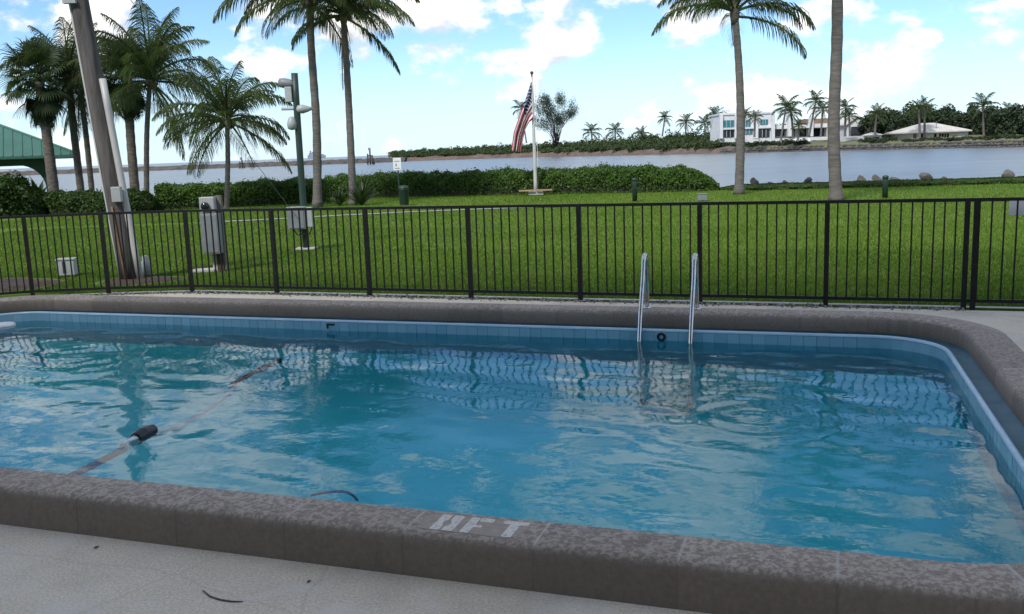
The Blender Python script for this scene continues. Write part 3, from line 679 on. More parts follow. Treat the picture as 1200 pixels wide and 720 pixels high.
# debris on the near deck
for (px, py, r, lab) in ((113, 642, .012, 'tiny dark dry leaf on the deck at left'), (362, 682, .010, 'tiny dark dry leaf on the deck below the coping middle')):
    p = onz(px, py, .002); mb = MB(); mb.add([(-1.6 * r, 0, .002), (0, -.5 * r, .004), (1.6 * r, 0, .002), (0, .5 * r, .007)], [(0, 1, 2, 3)]); mb.add([(-1.6 * r, 0, .001), (0, -.5 * r, .001), (1.6 * r, 0, .001), (0, .5 * r, .001)], [(3, 2, 1, 0)])
    o = mb.build('dry_leaf', 'leaf_dry'); o.location = p; o.rotation_euler = (0, 0, 1.1); tag(o, lab, 'leaf')
tw = [onz(238, 692, .004), onz(246, 699, .004), onz(258, 703, .004), onz(272, 705, .004), onz(285, 705, .004)]
mb = MB(); mb.tube(tw, [.003, .004, .004, .004, .002], 6); tag(mb.build('twig', 'leaf_dry', None, True), 'thin curved twig lying on the near deck', 'twig')

# apartment building behind the photographer: wall and walkway slab that shade the near side
def apartments():
    root = empty('apartment_building', (0, -4, 0), 0, 'plain apartment building behind the viewpoint with a walkway slab', 'building')
    wall = MB(); wall.box((-9, -9.0, 13), (31, 4, 26), 0); sub_(wall, 'wall', 'apartment', root)
    sl_ = MB(); sl_.box((-7, -5.4, 2.95), (27, 3.2, .2)); sub_(sl_, 'walkway_slab', 'apartment', root)
    for k in range(6):
        c_ = MB(); c_.box((-19.5 + k * 5.0, -4.1, 1.42), (.3, .3, 2.84)); sub_(c_, 'column', 'apartment', root)
def sub_(mb, name, m, root):
    o = mb.build(name, m); o.parent = root; o.matrix_parent_inverse = Matrix.Translation(-root.location); return o
apartments()

# ------------------------------------------------------------------ palms
def frond_mesh(name, elev, sag, nl=50, llen=.31, m='frond', droop=.75, seed=0, ragged=0.0):
    """coconut frond of unit length: rachis arcs out along +X, leaflets hang from both sides"""
    rg = random.Random(seed); mb = MB(); pts = []; p = Vector((0, 0, 0)); a = elev; steps = 16
    for i in range(steps + 1):
        pts.append(p.copy()); p = p + Vector((math.cos(a), 0, math.sin(a))) / steps; a -= sag / steps * (.45 + 1.1 * i / steps)
    mb.tube(pts, [.016 * (1 - .85 * i / steps) + .002 for i in range(steps + 1)], 5)
    for i in range(nl):
        t = .14 + .86 * (i + .5) / nl
        if rg.random() < ragged: continue
        f = t * steps; j = min(int(f), steps - 1); q = pts[j].lerp(pts[j + 1], f - j); tx = (pts[j + 1] - pts[j]).normalized()
        lng = llen * (math.sin(math.pi * min(1, t * .8 + .18)) ** .7) * rg.uniform(.85, 1.1)
        for sd in (-1, 1):
            up = Vector((-tx.z, 0, tx.x)); side = Vector((0, sd, 0))
            d1 = (tx * (.55 + .5 * t) + side * .85 + up * rg.uniform(-.1, .25)).normalized()
            d2 = (d1 * .75 + Vector((0, 0, -1)) * droop * rg.uniform(.7, 1.25)).normalized(); d3 = (d2 * .7 + Vector((0, 0, -1)) * droop * 1.1).normalized()
            w = (.0056 if nl > 20 else .016) * rg.uniform(.8, 1.2); wv = (tx * .8 + up * .45).normalized() * w
            a0 = q; a1 = q + d1 * lng * .38; a2 = a1 + d2 * lng * .36; a3 = a2 + d3 * lng * .3
            mb.add([a0 - wv * .5, a0 + wv * .5, a1 + wv, a1 - wv, a2 + wv * .8, a2 - wv * .8, a3], [(0, 1, 2, 3), (3, 2, 4, 5), (5, 4, 6)])
    return mb.mesh(name, m)
FR = {}
for i, (el, sg) in enumerate([(80, 55), (62, 80), (42, 95), (20, 90), (0, 75), (-28, 45), (-60, 20)]):
    for v in range(2): FR[(i, v)] = frond_mesh('frond', R(el), R(sg), seed=i * 7 + v, droop=.85 + .2 * v, ragged=.05)
FAR_FR = [frond_mesh('frond', R(el), R(sg), nl=15, llen=.3, seed=50 + k, droop=.6) for k, (el, sg) in enumerate([(75, 70), (42, 100), (8, 90), (-35, 40)])]
DEAD = frond_mesh('dead_frond', R(-76), R(10), 34, .16, 'dead', 1.2, 99, .12)
def fan_mesh(name, el, seed, m='fan', seglen=.62):
    rg = random.Random(seed); mb = MB(); pet = .5; dirv = Vector((math.cos(el), 0, math.sin(el))); end = dirv * pet
    mb.tube([(0, 0, 0), dirv * pet * .5 + Vector((0, 0, .02)), end], [.02, .014, .01], 5)
    up = Vector((-math.sin(el), 0, math.cos(el)))
    for i in range(34):
        q = (-1 + 2 * (i + .5) / 34) * R(118); d = dirv * math.cos(q) + Vector((0, 1, 0)) * math.sin(q)
        d1 = (d + up * .18 * math.cos(3 * q)).normalized(); ln = seglen * (.72 + .28 * math.cos(q)) * rg.uniform(.9, 1.08)
        d2 = (d1 + Vector((0, 0, -1)) * .35).normalized(); d3 = (d2 + Vector((0, 0, -1)) * rg.uniform(.6, 1.3)).normalized()
        sd = Vector((0, 0, 0)) + (dirv * -math.sin(q) + Vector((0, 1, 0)) * math.cos(q)); w = .021
        a0 = end; a1 = end + d1 * ln * .45; a2 = a1 + d2 * ln * .35; a3 = a2 + d3 * ln * .25
        mb.add([a0 - sd * .004, a0 + sd * .004, a1 + sd * w, a1 - sd * w, a2 + sd * w * .6, a2 - sd * w * .6, a3], [(0, 1, 2, 3), (3, 2, 4, 5), (5, 4, 6)])
    return mb.mesh(name, m)
FANS = [fan_mesh('fan_leaf', R(e), 20 + i) for i, e in enumerate((75, 50, 25, 5, -20, -50))]
def trunk(root, pts, r0, r1, m, flare=1.35, rings=True):
    mb = MB(); P = [Vector(p) for p in pts]; fine = []; rs = []
    K = 26
    for i in range(K + 1):
        t = i / K; f = t * (len(P) - 1); j = min(int(f), len(P) - 2); g = f - j
        p0 = P[max(j - 1, 0)]; p1 = P[j]; p2 = P[j + 1]; p3 = P[min(j + 2, len(P) - 1)]
        fine.append(.5 * ((2 * p1) + (p2 - p0) * g + (2 * p0 - 5 * p1 + 4 * p2 - p3) * g * g + (3 * p1 - p0 - 3 * p2 + p3) * g ** 3))
        r = r0 + (r1 - r0) * t
        if t < .12: r *= 1 + (flare - 1) * (1 - t / .12) ** 2
        rs.append(r * (1 + (.05 if i % 2 else -.02) * rings))
    mb.tube(fine, rs, 12); o = mb.build('trunk', m, None, True); o.parent = root; o.matrix_parent_inverse = Matrix.Translation(-root.location); return o
def coconut_palm(label, base, top, r0, r1, flen, counts, seed, mid=None, nuts=0, dead=0, azs=None, far=False, mt='trunk', group=None, extra=()):
    rg = random.Random(seed); base = Vector(base); top = Vector(top); root = empty('coconut_palm', base, 0, label, 'palm tree', group)
    mid = mid or [base.lerp(top, .5)]
    trunk(root, [base, *mid, top], r0, r1, mt)
    az = rg.uniform(0, 6.28)
    lev = list(enumerate(counts))
    for i, c in lev:
        for k in range(c):
            az += 2.399; me = (FAR_FR[i] if far else FR[(i, rg.randint(0, 1))])
            o = link('frond', me, root, top - base + Vector((0, 0, rg.uniform(-.05, .05) - i * .03)), az + rg.uniform(-.25, .25)); s = flen * rg.uniform(.85, 1.1)
            o.scale = (s, s, s); o.rotation_euler.y = rg.uniform(-.12, .12); o.rotation_euler.x = rg.uniform(-.2, .2)
    for (a_deg, lev_i, sc) in extra:        # fronds whose direction the photograph shows plainly
        o = link('frond', FR[(lev_i, 0)], root, top - base, R(a_deg)); o.scale = (sc,) * 3
    for k in range(nuts):
        a = 2 * math.pi * k / nuts; mb = MB(); mb.lathe((0, 0, 0), [(.02, -.14), (.09, -.08), (.115, 0), (.09, .08), (.03, .13)], 10)
        o = mb.build('coconut', 'coconut', root, True); o.location = top - base + Vector((.22 * math.cos(a), .22 * math.sin(a), -.22 - .06 * (k % 2)))
    for k in range(dead):
        o = link('dead_frond', DEAD, root, top - base + Vector((0, -.12, -.1)), R(-100) + k * 2.2); o.scale = (flen * 1.05,) * 3
    # fibrous heart where the fronds leave the trunk
    if not far:
        mb = MB(); mb.lathe(top, [(r1 * 1.0, -.45), (r1 * 1.5, -.15), (r1 * 1.6, .1), (r1 * .9, .45), (.03, .8)], 10); o = mb.build('crown_shaft', 'trunk_dark', None, True); o.parent = root; o.matrix_parent_inverse = Matrix.Translation(-base)
    return root
def sabal_palm(label, base, top, r0, r1, size, n, seed, skirt=6, mid=None):
    rg = random.Random(seed); base = Vector(base); top = Vector(top); root = empty('sabal_palm', base, 0, label, 'palm tree')
    trunk(root, [base, *(mid or [base.lerp(top, .5)]), top], r0, r1, 'trunk_dark', 1.15)
    az = 0
    for k in range(n):
        az += 2.399; lv = min(5, int(6 * k / n)); o = link('fan_leaf', FANS[lv], root, top - base + Vector((0, 0, .25 - .08 * lv)), az + rg.uniform(-.3, .3)); s = size * rg.uniform(.85, 1.1); o.scale = (s, s, s); o.rotation_euler.x = rg.uniform(-.3, .3)
    for k in range(skirt):
        az += 2.399; o = link('fan_leaf', FANS[5], root, top - base + Vector((0, 0, -.35 - .12 * (k % 3))), az); o.scale = (size * .8,) * 3; o.rotation_euler.y = .5
    return root
def gp(px, py): return onz(px, py, -.03)
# the four tall palms on the lawn
b = gp(372, 243); coconut_palm('tall palm with straight grey trunk right behind the light pole', b, at(362, -4, b.y), .17, .125, 3.0, (3, 5, 6, 7, 4, 1, 0), 3, [at(371, 150, b.y), at(365, 60, b.y)], 4, 0, extra=((186, 3, 3.9), (205, 4, 3.3), (196, 2, 4.1), (-20, 4, 2.4)))
b = gp(414, 241); coconut_palm('tall palm with brown dead frond hanging down its trunk', b, at(402, 14, b.y), .15, .11, 2.7, (3, 5, 6, 6, 4, 1, 0), 11, [at(411, 170, b.y), at(407, 90, b.y)], 4, 1, extra=((-8, 3, 3.0), (12, 2, 3.2), (-30, 4, 2.6), (5, 1, 3.0)))
b = gp(866, 228); coconut_palm('tall palm standing before the white mansion across the water', b, at(861, 14, b.y), .17, .115, 2.9, (3, 4, 4, 2, 1, 0, 0), 5, [at(868, 150, b.y), at(866, 80, b.y)], 0, 0, extra=((184, 3, 3.3), (2, 3, 3.2), (-6, 2, 3.2), (172, 2, 3.0), (12, 3, 2.9)))
b = gp(980, 236); coconut_palm('thick palm trunk whose crown is above the picture', b, at(981, -95, b.y), .19, .15, 2.9, (3, 4, 5, 4, 2, 0, 0), 6, [at(977, 150, b.y), at(981, 40, b.y)], 4, 0)
# the cluster at the left
b = at(265, 240, 36); coconut_palm('short full palm between utility pole and light pole', (b.x, b.y, 0), at(266, 138, 36), .1, .085, 2.75, (4, 6, 6, 6, 6, 4, 0), 21, [at(267, 190, 36)], 5, 0)
b = at(170, 224, 42); coconut_palm('tall slender palm at right of the left cluster', (b.x, b.y, -.1), at(176, 92, 42), .12, .1, 3.5, (6, 7, 7, 6, 4, 3, 1), 31, [at(172, 160, 42)], 3, 0)
b = at(95, 222, 43); coconut_palm('shaggy palm just left of the leaning utility pole', (b.x, b.y, -.1), at(80, 86, 43), .16, .15, 2.9, (4, 5, 5, 5, 5, 4, 4), 41, [at(86, 150, 43)], 0, 0, mt='trunk_dark')
b = at(107, 218, 45); coconut_palm('thin palm with ragged trunk partly behind the leaning utility pole', (b.x, b.y, -.1), at(94, 105, 45), .13, .12, 2.2, (4, 4, 4, 4, 4, 3, 3), 43, [at(101, 160, 45)], 0, 1, mt='trunk_dark')
b = at(64, 232, 41); sabal_palm('leftmost fan palm with round dark crown before the green pavilion', (b.x, b.y, -.1), at(46, 96, 41), .24, .17, 1.65, 34, 51, 9, [at(57, 175, 41)])
b = at(158, 224, 42.5); sabal_palm('fan palm with thick dark trunk beside the tall slender palm', (b.x, b.y, -.1), at(150, 92, 42.5), .21, .17, 1.6, 32, 52, 9, [at(153, 160, 42.5)])

# ------------------------------------------------------------------ hedges and shrubs
def hedge(name, label, p0, p1, h, d, n, m='hedge', seed=0, size=.13, taper0=0, taper1=0, core='hedge_core'):
    rg = np.random.default_rng(seed); p0 = np.array([*p0, 0.]); p1 = np.array([*p1, 0.]); ax = p1 - p0; ln = np.linalg.norm(ax); ax /= ln; sd = np.array([-ax[1], ax[0], 0])
    root = empty(name, tuple((p0 + p1) / 2), 0, label, 'hedge' if 'hedge' in name else 'shrub')
    hk = rg.uniform(0, 6.28, 6)
    def prof(t):
        e = np.ones_like(t)
        if taper0: e = np.minimum(e, np.sqrt(np.clip(t * ln / taper0, .05, 1)))
        if taper1: e = np.minimum(e, np.sqrt(np.clip((1 - t) * ln / taper1, .05, 1)))
        x = t * ln
        return e * (1 + .035 * np.sin(x * 1.3 + hk[0]) + .035 * np.sin(x * 3.1 + hk[1]) + .03 * np.sin(x * 6.3 + hk[2]))
    def cloud(k, scale):
        t = rg.uniform(0, 1, k); a = rg.uniform(-.1, math.pi + .1, k); e = prof(t)
        c = np.cos(a); s = np.sin(a); c = np.sign(c) * np.abs(c) ** .45; s = np.sign(s) * np.abs(s) ** .45
        lump = 1 + .07 * np.sin(t * ln * 4 + hk[3]) * np.sin(a * 5 + hk[4]) + .05 * np.sin(t * ln * 9 + hk[5]) * np.cos(a * 7)
        r = scale * lump * (1 - np.abs(rg.normal(0, .09, k))) + (rg.uniform(0, 1, k) < .07) * rg.uniform(0, .14, k)
        P = p0 + ax * (t * ln)[:, None] + sd * (c * r * e * d / 2)[:, None]; P[:, 2] = np.maximum(.02, s * r * e * h)
        nrm = sd * c[:, None] + np.array([0, 0, 1.]) * s[:, None]; return P, nrm
    P, nr = cloud(n, 1.0); V, F = leaf_cloud(P, nr, size, .55, .7, rg); V -= (p0 + p1) / 2
    o = link('foliage', npmesh('foliage', V, F, m), root)
    # woody core
    mb = MB(); ts = np.linspace(0.0, 1, int(ln * 2.2) + 3); e = prof(ts); vs = []; A = np.linspace(-.05, math.pi + .05, 9)
    for t, q in zip(ts, e):
        for a in A:
            c = math.copysign(abs(math.cos(a)) ** .5, math.cos(a)); s = math.copysign(abs(math.sin(a)) ** .5, math.sin(a))
            v = p0 + ax * t * ln + sd * c * q * d * .40 - (p0 + p1) / 2; v[2] = max(0, s * q * h * .82); vs.append(tuple(v))
    K = len(ts); mb.add(vs, [(i * 9 + j, i * 9 + j + 1, (i + 1) * 9 + j + 1, (i + 1) * 9 + j) for i in range(K - 1) for j in range(8)] + [tuple(range(9)), tuple(range(K * 9 - 1, K * 9 - 10, -1))]); mb.build('twigs', core, root, True)
    return root
hz1 = onz(828, 222, 0)
hedge('hedge', 'long clipped green hedge behind the flagpole', (-8.2, 44.4), (8.5, 38.1), 1.0, 1.9, 46000, seed=1, size=.095, taper1=1.6)
hedge('hedge', 'green hedge stretch behind the light pole and twin palms', (-14.3, 38.6), (-7.6, 40.2), .95, 1.8, 20000, 'hedge', 2, .095)
hedge('hedge', 'short low dark hedge behind the leaning utility pole', (-19.2, 38.6), (-13.9, 36.8), .82, 1.7, 17000, 'hedge_dark', 3, .1, taper1=.6)
hedge('shrub', 'large dark shrub before the green pavilion at far left', (-23.5, 37.0), (-18.3, 37.0), 1.55, 2.4, 12000, 'hedge_dark', 4, .17, .8, .9)
hedge('shore_shrub', 'low green creeper along the rocky bank at right', (8.6, 38.4), (28, 34.2), .13, 2.6, 30000, 'shore_plant', 5, .09, 1, 1)
def sword_plant(label, base, n, ln, seed, name='agave', w=.09, el=(15, 85), m='agave'):
    rg = random.Random(seed); root = empty(name, base, 0, label, 'plant')
    for k in range(n):
        a = k * 2.399; e = R(rg.uniform(*el)); l = ln * rg.uniform(.75, 1.15); mb = MB(); pts = []; p = Vector((0, 0, 0)); q = e
        for i in range(6):
            pts.append(p.copy()); p = p + Vector((math.cos(a) * math.cos(q), math.sin(a) * math.cos(q), math.sin(q))) * l / 5; q -= R(9)
        sdv = Vector((-math.sin(a), math.cos(a), 0)); vs = []
        for i, p in enumerate(pts):
            ww = w * (1 - (i / 5) ** 1.6) * (.7 + .6 * math.sin(i)) if i else w * .6
            vs += [p - sdv * max(ww, .004), p + Vector((0, 0, -.25 * max(ww, .004))), p + sdv * max(ww, .004)]
        fs = []
        for i in range(5): fs += [(3 * i, 3 * i + 1, 3 * i + 4, 3 * i + 3), (3 * i + 1, 3 * i + 2, 3 * i + 5, 3 * i + 4)]
        mb.add(vs, fs); mb.build('leaf', m, root)
    return root
p = at(112, 226, 40); sword_plant('spiky dark agave between hedge and palm trunks at left', (p.x, p.y, .1), 26, 1.25, 3, el=(5, 75))
p = at(88, 228, 39.5); sword_plant('small spiky agave left of the other agave', (p.x, p.y, 0), 16, .95, 8, el=(5, 70))
p = at(44, 222, 38); sword_plant('broad leaved dark plant rising from the far left shrub', (p.x, p.y, .55), 20, 1.1, 5, w=.13, el=(25, 85))
p = at(424, 238, 36.3); sword_plant('clump of upright sword leaves at the foot of the twin palms', (p.x, p.y, -.03), 46, 1.45, 4, 'sword_plant', .05, (35, 85))
p = at(398, 238, 36.6); sword_plant('lower clump of sword leaves between the twin palms', (p.x, p.y, -.03), 30, 1.0, 6, 'sword_plant', .05, (35, 85))
# boulders on the near bank at right
def boulder_mesh(seed, sub=2):
    import bmesh
    bm = bmesh.new(); bmesh.ops.create_icosphere(bm, subdivisions=sub, radius=1); rg = random.Random(seed); pl = [Vector((rg.gauss(0, 1), rg.gauss(0, 1), rg.gauss(0, 1))).normalized() for _ in range(9)]
    for v in bm.verts:
        for q in pl:
            dd = v.co.dot(q) - .6
            if dd > 0: v.co -= q * dd * .95
        v.co *= rg.uniform(.96, 1.04)
    me = bpy.data.meshes.new('boulder'); bm.to_mesh(me); bm.free(); me.materials.append(MT['rock']); return me
BO = [boulder_mesh(i) for i in range(4)]
for (px, py, w, h, i, lab) in ((1085, 213, .8, .55, 0, 'pale rounded boulder right of the dark bollard'), (1029, 215, .75, .5, 1, 'grey boulder just left of the dark bollard'), (1180, 211, .95, .65, 2, 'dark pointed boulder at the right end of the bank'),
                               (1010, 218, .9, .4, 3, 'low pale boulder right of the thick palm'), (946, 217, .55, .6, 2, 'upright pointed rock left of the thick palm'), (884, 217, .5, .5, 1, 'small pointed rock right of the mansion palm'),
                               (1050, 217, .8, .4, 0, 'flat pale boulder between bollard and rounded boulder'), (920, 220, .5, .3, 3, 'low pale rock between the two right palms'), (1110, 216, .7, .35, 1, 'flat grey boulder right of the pale rounded one'), (905, 221, .6, .25, 0, 'flat rock left of the low pale rock')):
    c = onz(px, py + 5, -.12); r = 40.5 / c.y; c = at(px, py - 2, 41.6 - c.x * .1); o = link('boulder', BO[i]); o.location = (c.x, c.y, c.z + .07); o.scale = (w * .4, w * .36, h * .42); o.rotation_euler = (.4 * i, .5, 0); tag(o, lab, 'boulder', 'boulders on the near bank')

# ------------------------------------------------------------------ lawn furniture
def sub(mb, name, m, root, smooth=False, par=None):
    o = mb.build(name, m, None, smooth); o.parent = par or root; o.matrix_parent_inverse = Matrix() if par else Matrix.Translation(-root.location); return o
# leaning utility pole
ub = gp(158, 329); ut = at(86, -60, ub.y); up = empty('utility_pole', ub, 0, 'leaning weathered timber utility pole with pale conduit beside it', 'utility pole')
mb = MB(); mb.tube([ub.lerp(ut, t) + Vector((-.06, 0, 0)) for t in np.linspace(0, 1, 12)], [.165 - .03 * t for t in np.linspace(0, 1, 12)], 16); sub(mb, 'pole', 'wood_pole', up, True)
mb = MB(); mb.tube([ub.lerp(ut, t) + Vector((.115 - .02 * t, -.06, 0)) for t in np.linspace(0, .62, 8)], .055, 10); sub(mb, 'conduit', 'pvc', up, True)
mb = MB(); mb.tube([ub.lerp(ut, t) + Vector((-.20 + .02 * t, -.05, 0)) for t in np.linspace(.0, 1, 8)], .03, 8); sub(mb, 'conduit', 'pvc', up, True)
mb = MB(); mb.tube([ub.lerp(ut, t) + Vector((-.075, -.18, 0)) for t in np.linspace(0, .235, 5)], .014, 8); sub(mb, 'ground_wire_tube', 'copper', up, True)
bx = at(137, 228, ub.y - .2); mb = MB(); mb.box(bx, (.15, .1, .24)); bevel(sub(mb, 'junction_box', 'galv_light', up), .01)
tp = at(82, 2, ub.y - .15); mb = MB(); mb.box(tp, (.2, .1, .06)); sub(mb, 'bracket', 'galv_light', up)
mb = MB(); q = onz(172, 322, 0); mb.lathe(q, [(.07, 0), (.07, .22), (.05, .25), (.05, .31), (.02, .33)], 12); o = mb.build('standpipe', 'galv_light', None, True); tag(o, 'small grey standpipe at the foot of the utility pole', 'standpipe')
# meter pedestal
mbp = gp(262, 318); me_ = empty('meter_pedestal', mbp, 0, 'grey electricity meter cabinet on grey wooden posts in the lawn', 'meter box')
z = lambda py: at(262, py, mbp.y).z
mb = MB(); mb.box((mbp.x + .02, mbp.y, z(229) / 2), (.1, .1, z(229))); sub(mb, 'post', 'wood_post', me_)
mb = MB(); mb.box((mbp.x - .11, mbp.y - .02, .2), (.09, .09, .46)); sub(mb, 'post', 'concrete', me_)
mb = MB(); mb.box((mbp.x - .02, mbp.y - .05, .19), (.11, .05, .44)); sub(mb, 'backboard', 'wood_brown', me_)
zc0, zc1 = z(296), z(249); mb = MB(); mb.box((mbp.x - .1, mbp.y - .14, (zc0 + zc1) / 2), (.3, .2, zc1 - zc0)); bevel(sub(mb, 'cabinet', 'galv', me_), .012)
mb = MB(); mb.box((mbp.x - .1, mbp.y - .243, (zc0 + zc1) / 2), (.25, .008, (zc1 - zc0) * .92)); d_ = sub(mb, 'cabinet_door', 'galv', me_); bevel(d_, .004)
zm0, zm1 = z(249) + .01, z(230); mb = MB(); mb.box((mbp.x - .13, mbp.y - .12, (zm0 + zm1) / 2), (.25, .15, zm1 - zm0)); bevel(sub(mb, 'meter_box', 'galv_light', me_), .012)
mb = MB(); mb.lathe((0, 0, 0), [(.07, 0), (.07, .05), (.055, .075), (.01, .08)], 16); Mx = Matrix.Translation((mbp.x - .15, mbp.y - .195, (zm0 + zm1) / 2 - .02)) @ Matrix.Rotation(R(90), 4, 'X'); mb.v = [tuple(Mx @ Vector(v)) for v in mb.v]; sub(mb, 'meter_glass', 'glass_dark', me_, True)
q = onz(240, 317, 0); mb = MB(); mb.box((q.x, q.y, -.0), (.42, .3, .05)); o = bevel(mb.build('concrete_pad', 'concrete'), .01); tag(o, 'small concrete pad in the grass beside the meter cabinet', 'pad')
# light pole with electrical box
lb = gp(359, 293); lt = at(345, 86, lb.y); lp = empty('light_pole', lb, 0, 'dark green pole with floodlight, horn and grey electrical box', 'light pole')
mb = MB(); mb.tube([lb.lerp(lt, t) for t in np.linspace(0, 1, 8)], .068, 12); sub(mb, 'pole', 'bollard', lp, True)
mb = MB(); mb.box((lb.x, lb.y, .0), (.42, .36, .04)); bevel(sub(mb, 'footing', 'concrete', lp), .01)
YL = lb.y
c = at(351, 256, YL - .16); mb = MB(); mb.box((c.x - .05, c.y, c.z), (.36, .17, .44)); bx_ = bevel(sub(mb, 'electrical_box', 'galv', lp), .012)
mb = MB(); mb.box((c.x - .05, c.y - .09, c.z), (.31, .012, .39)); bevel(sub(mb, 'door', 'galv', lp, par=bx_), .004)
mb = MB(); mb.box((c.x - .05, c.y, c.z + .228), (.37, .19, .015)); sub(mb, 'lid', 'galv_light', lp, par=bx_)
mb = MB(); mb.box((c.x + .21, c.y, c.z + .02), (.12, .14, .4)); bevel(sub(mb, 'side_box', 'galv_light', lp), .01)
for k in range(3):
    x0 = c.x - .14 + k * .1; mb = MB(); mb.tube([(x0 + (lb.x - .03 - x0) * 0 + .18 * t, c.y, c.z - .2 - .14 * math.sin(math.pi * t)) for t in np.linspace(0, 1, 9)], .012, 6); sub(mb, 'cable', 'plastic_black', lp, True)
# flood lamp head, ballast, arms, lower lamp
c = at(336, 98, YL); mb = MB()
Mx = Matrix.Translation(c) @ Matrix.Rotation(R(8), 4, 'Y') @ Matrix.Rotation(R(90), 4, 'Y'); mb.lathe((0, 0, 0), [(.03, -.17), (.085, -.15), (.1, -.05), (.09, .06), (.06, .16), (.03, .17)], 14); mb.v = [tuple(Mx @ Vector(v)) for v in mb.v]; sub(mb, 'floodlight', 'galv', lp, True)
c = at(338.5, 111, YL - .02); mb = MB(); mb.box(c, (.14, .13, .3)); bevel(sub(mb, 'ballast_box', 'galv_light', lp), .012)
c0 = at(330, 128, YL); c1 = at(366, 127, YL); mb = MB(); mb.tube([c0, c1], .03, 8); arm = sub(mb, 'cross_arm', 'galv_light', lp, True)
c = at(355, 128, YL - .02); mb = MB(); Mx = Matrix.Translation(c) @ Matrix.Rotation(R(90), 4, 'Y'); mb.lathe((0, 0, 0), [(.03, -.14), (.08, -.1), (.09, 0), (.06, .1), (.03, .17)], 12); mb.v = [tuple(Mx @ Vector(v)) for v in mb.v]; sub(mb, 'horn', 'galv_light', lp, True, arm)
c = at(342, 145, YL - .06); mb = MB(); mb.lathe(c, [(.03, -.13), (.09, -.1), (.1, 0), (.07, .1), (.03, .14)], 12); sub(mb, 'lower_lamp', 'galv_light', lp, True)
# guy wire from the utility pole's top to the light pole's box
gA = ut + Vector((0, 0, .4)); gB = at(352, 260, YL - .3); mb = MB(); mb.tube([gA.lerp(gB, t) for t in np.linspace(0, 1, 12)], .006, 6); gw = mb.build('guy_wire', 'galv', None, True); tag(gw, 'thin wire slanting from the leaning pole down to the grey box', 'wire')
# white box and mulch bed
q = onz(80, 322, 0); wb = empty('utility_box', q, R(8), 'low pale box at the edge of the mulch bed', 'box')
mb = MB(); mb.box((0, 0, .13), (.29, .22, .27)); bevel(mb.build('box', 'galv_light', wb), .01); mb = MB(); mb.box((0, -.003, .275), (.31, .24, .02)); mb.build('lid', 'galv_light', wb); mb = MB(); mb.box((-.02, -.114, .14), (.05, .008, .2)); mb.build('vent', 'sign_ink', wb)
def mound(name, cx, cy, ax, ay, h, m, lab):
    mb = MB(); vs = [(0, 0, h)]; n = 28
    for r_ in range(1, 6):
        for j in range(n):
            q = 2 * math.pi * j / n; rr = r_ / 5 * (1 + .08 * math.sin(3 * q + 1) + .05 * math.sin(7 * q)); vs.append((ax * rr * math.cos(q), ay * rr * math.sin(q), h * (1 - (r_ / 5) ** 2) + random.uniform(-.012, .012) - (.04 if r_ == 5 else 0)))
    fs = [(0, 1 + j, 1 + (j + 1) % n) for j in range(n)] + [(1 + (r_ - 1) * n + j, 1 + r_ * n + j, 1 + r_ * n + (j + 1) % n, 1 + (r_ - 1) * n + (j + 1) % n) for r_ in range(1, 5) for j in range(n)]
    mb.add(vs, fs); o = mb.build(name, m); o.location = (cx, cy, -.02); tag(o, lab, kind='structure'); return o
mound('mulch_bed', -8.9, 15.1, 1.6, 1.05, .1, 'mulch', 'dark mulch bed behind the fence at far left')
mound('bare_soil', -6.05, 15.2, .7, .5, .04, 'mulch', 'bare soil round the utility pole foot')
# flagpole
fb = gp(628, 229); ft = at(623.3, 90, fb.y); fp = empty('flagpole', fb, 0, 'pale metal flagpole before the long hedge', 'flagpole')
mb = MB(); mb.tube([fb.lerp(ft, t) for t in np.linspace(0, 1, 10)], [.085 - .045 * t for t in np.linspace(0, 1, 10)], 12); sub(mb, 'pole', 'alu', fp, True)
mb = MB(); mb.lathe(ft, [(.02, 0), (.035, .02), (.035, .05), (.02, .07), (.055, .1), (.07, .15), (.055, .2), (.01, .22)], 12); sub(mb, 'finial', 'wood_brown', fp, True)
mb = MB(); mb.box((fb.x, fb.y - .1, .06), (.6, .6, .12)); sub(mb, 'footing', 'concrete', fp)
mb = MB(); mb.tube([ft + Vector((.05, -.04, -.05)), ft + Vector((.12, -.05, -.1)), fb + Vector((.12, -.06, 1.2))], .008, 5); sub(mb, 'halyard', 'sign_white', fp)
for sx in (-1, 1):
    mb = MB(); mb.box((fb.x + sx * .36 - .02, fb.y - .35, .19), (.66, .3, .05)); o = mb.build('plank', 'bench_wood'); o.parent = fp; o.matrix_parent_inverse = Matrix.Translation(-fb); o.name = 'base_plank'
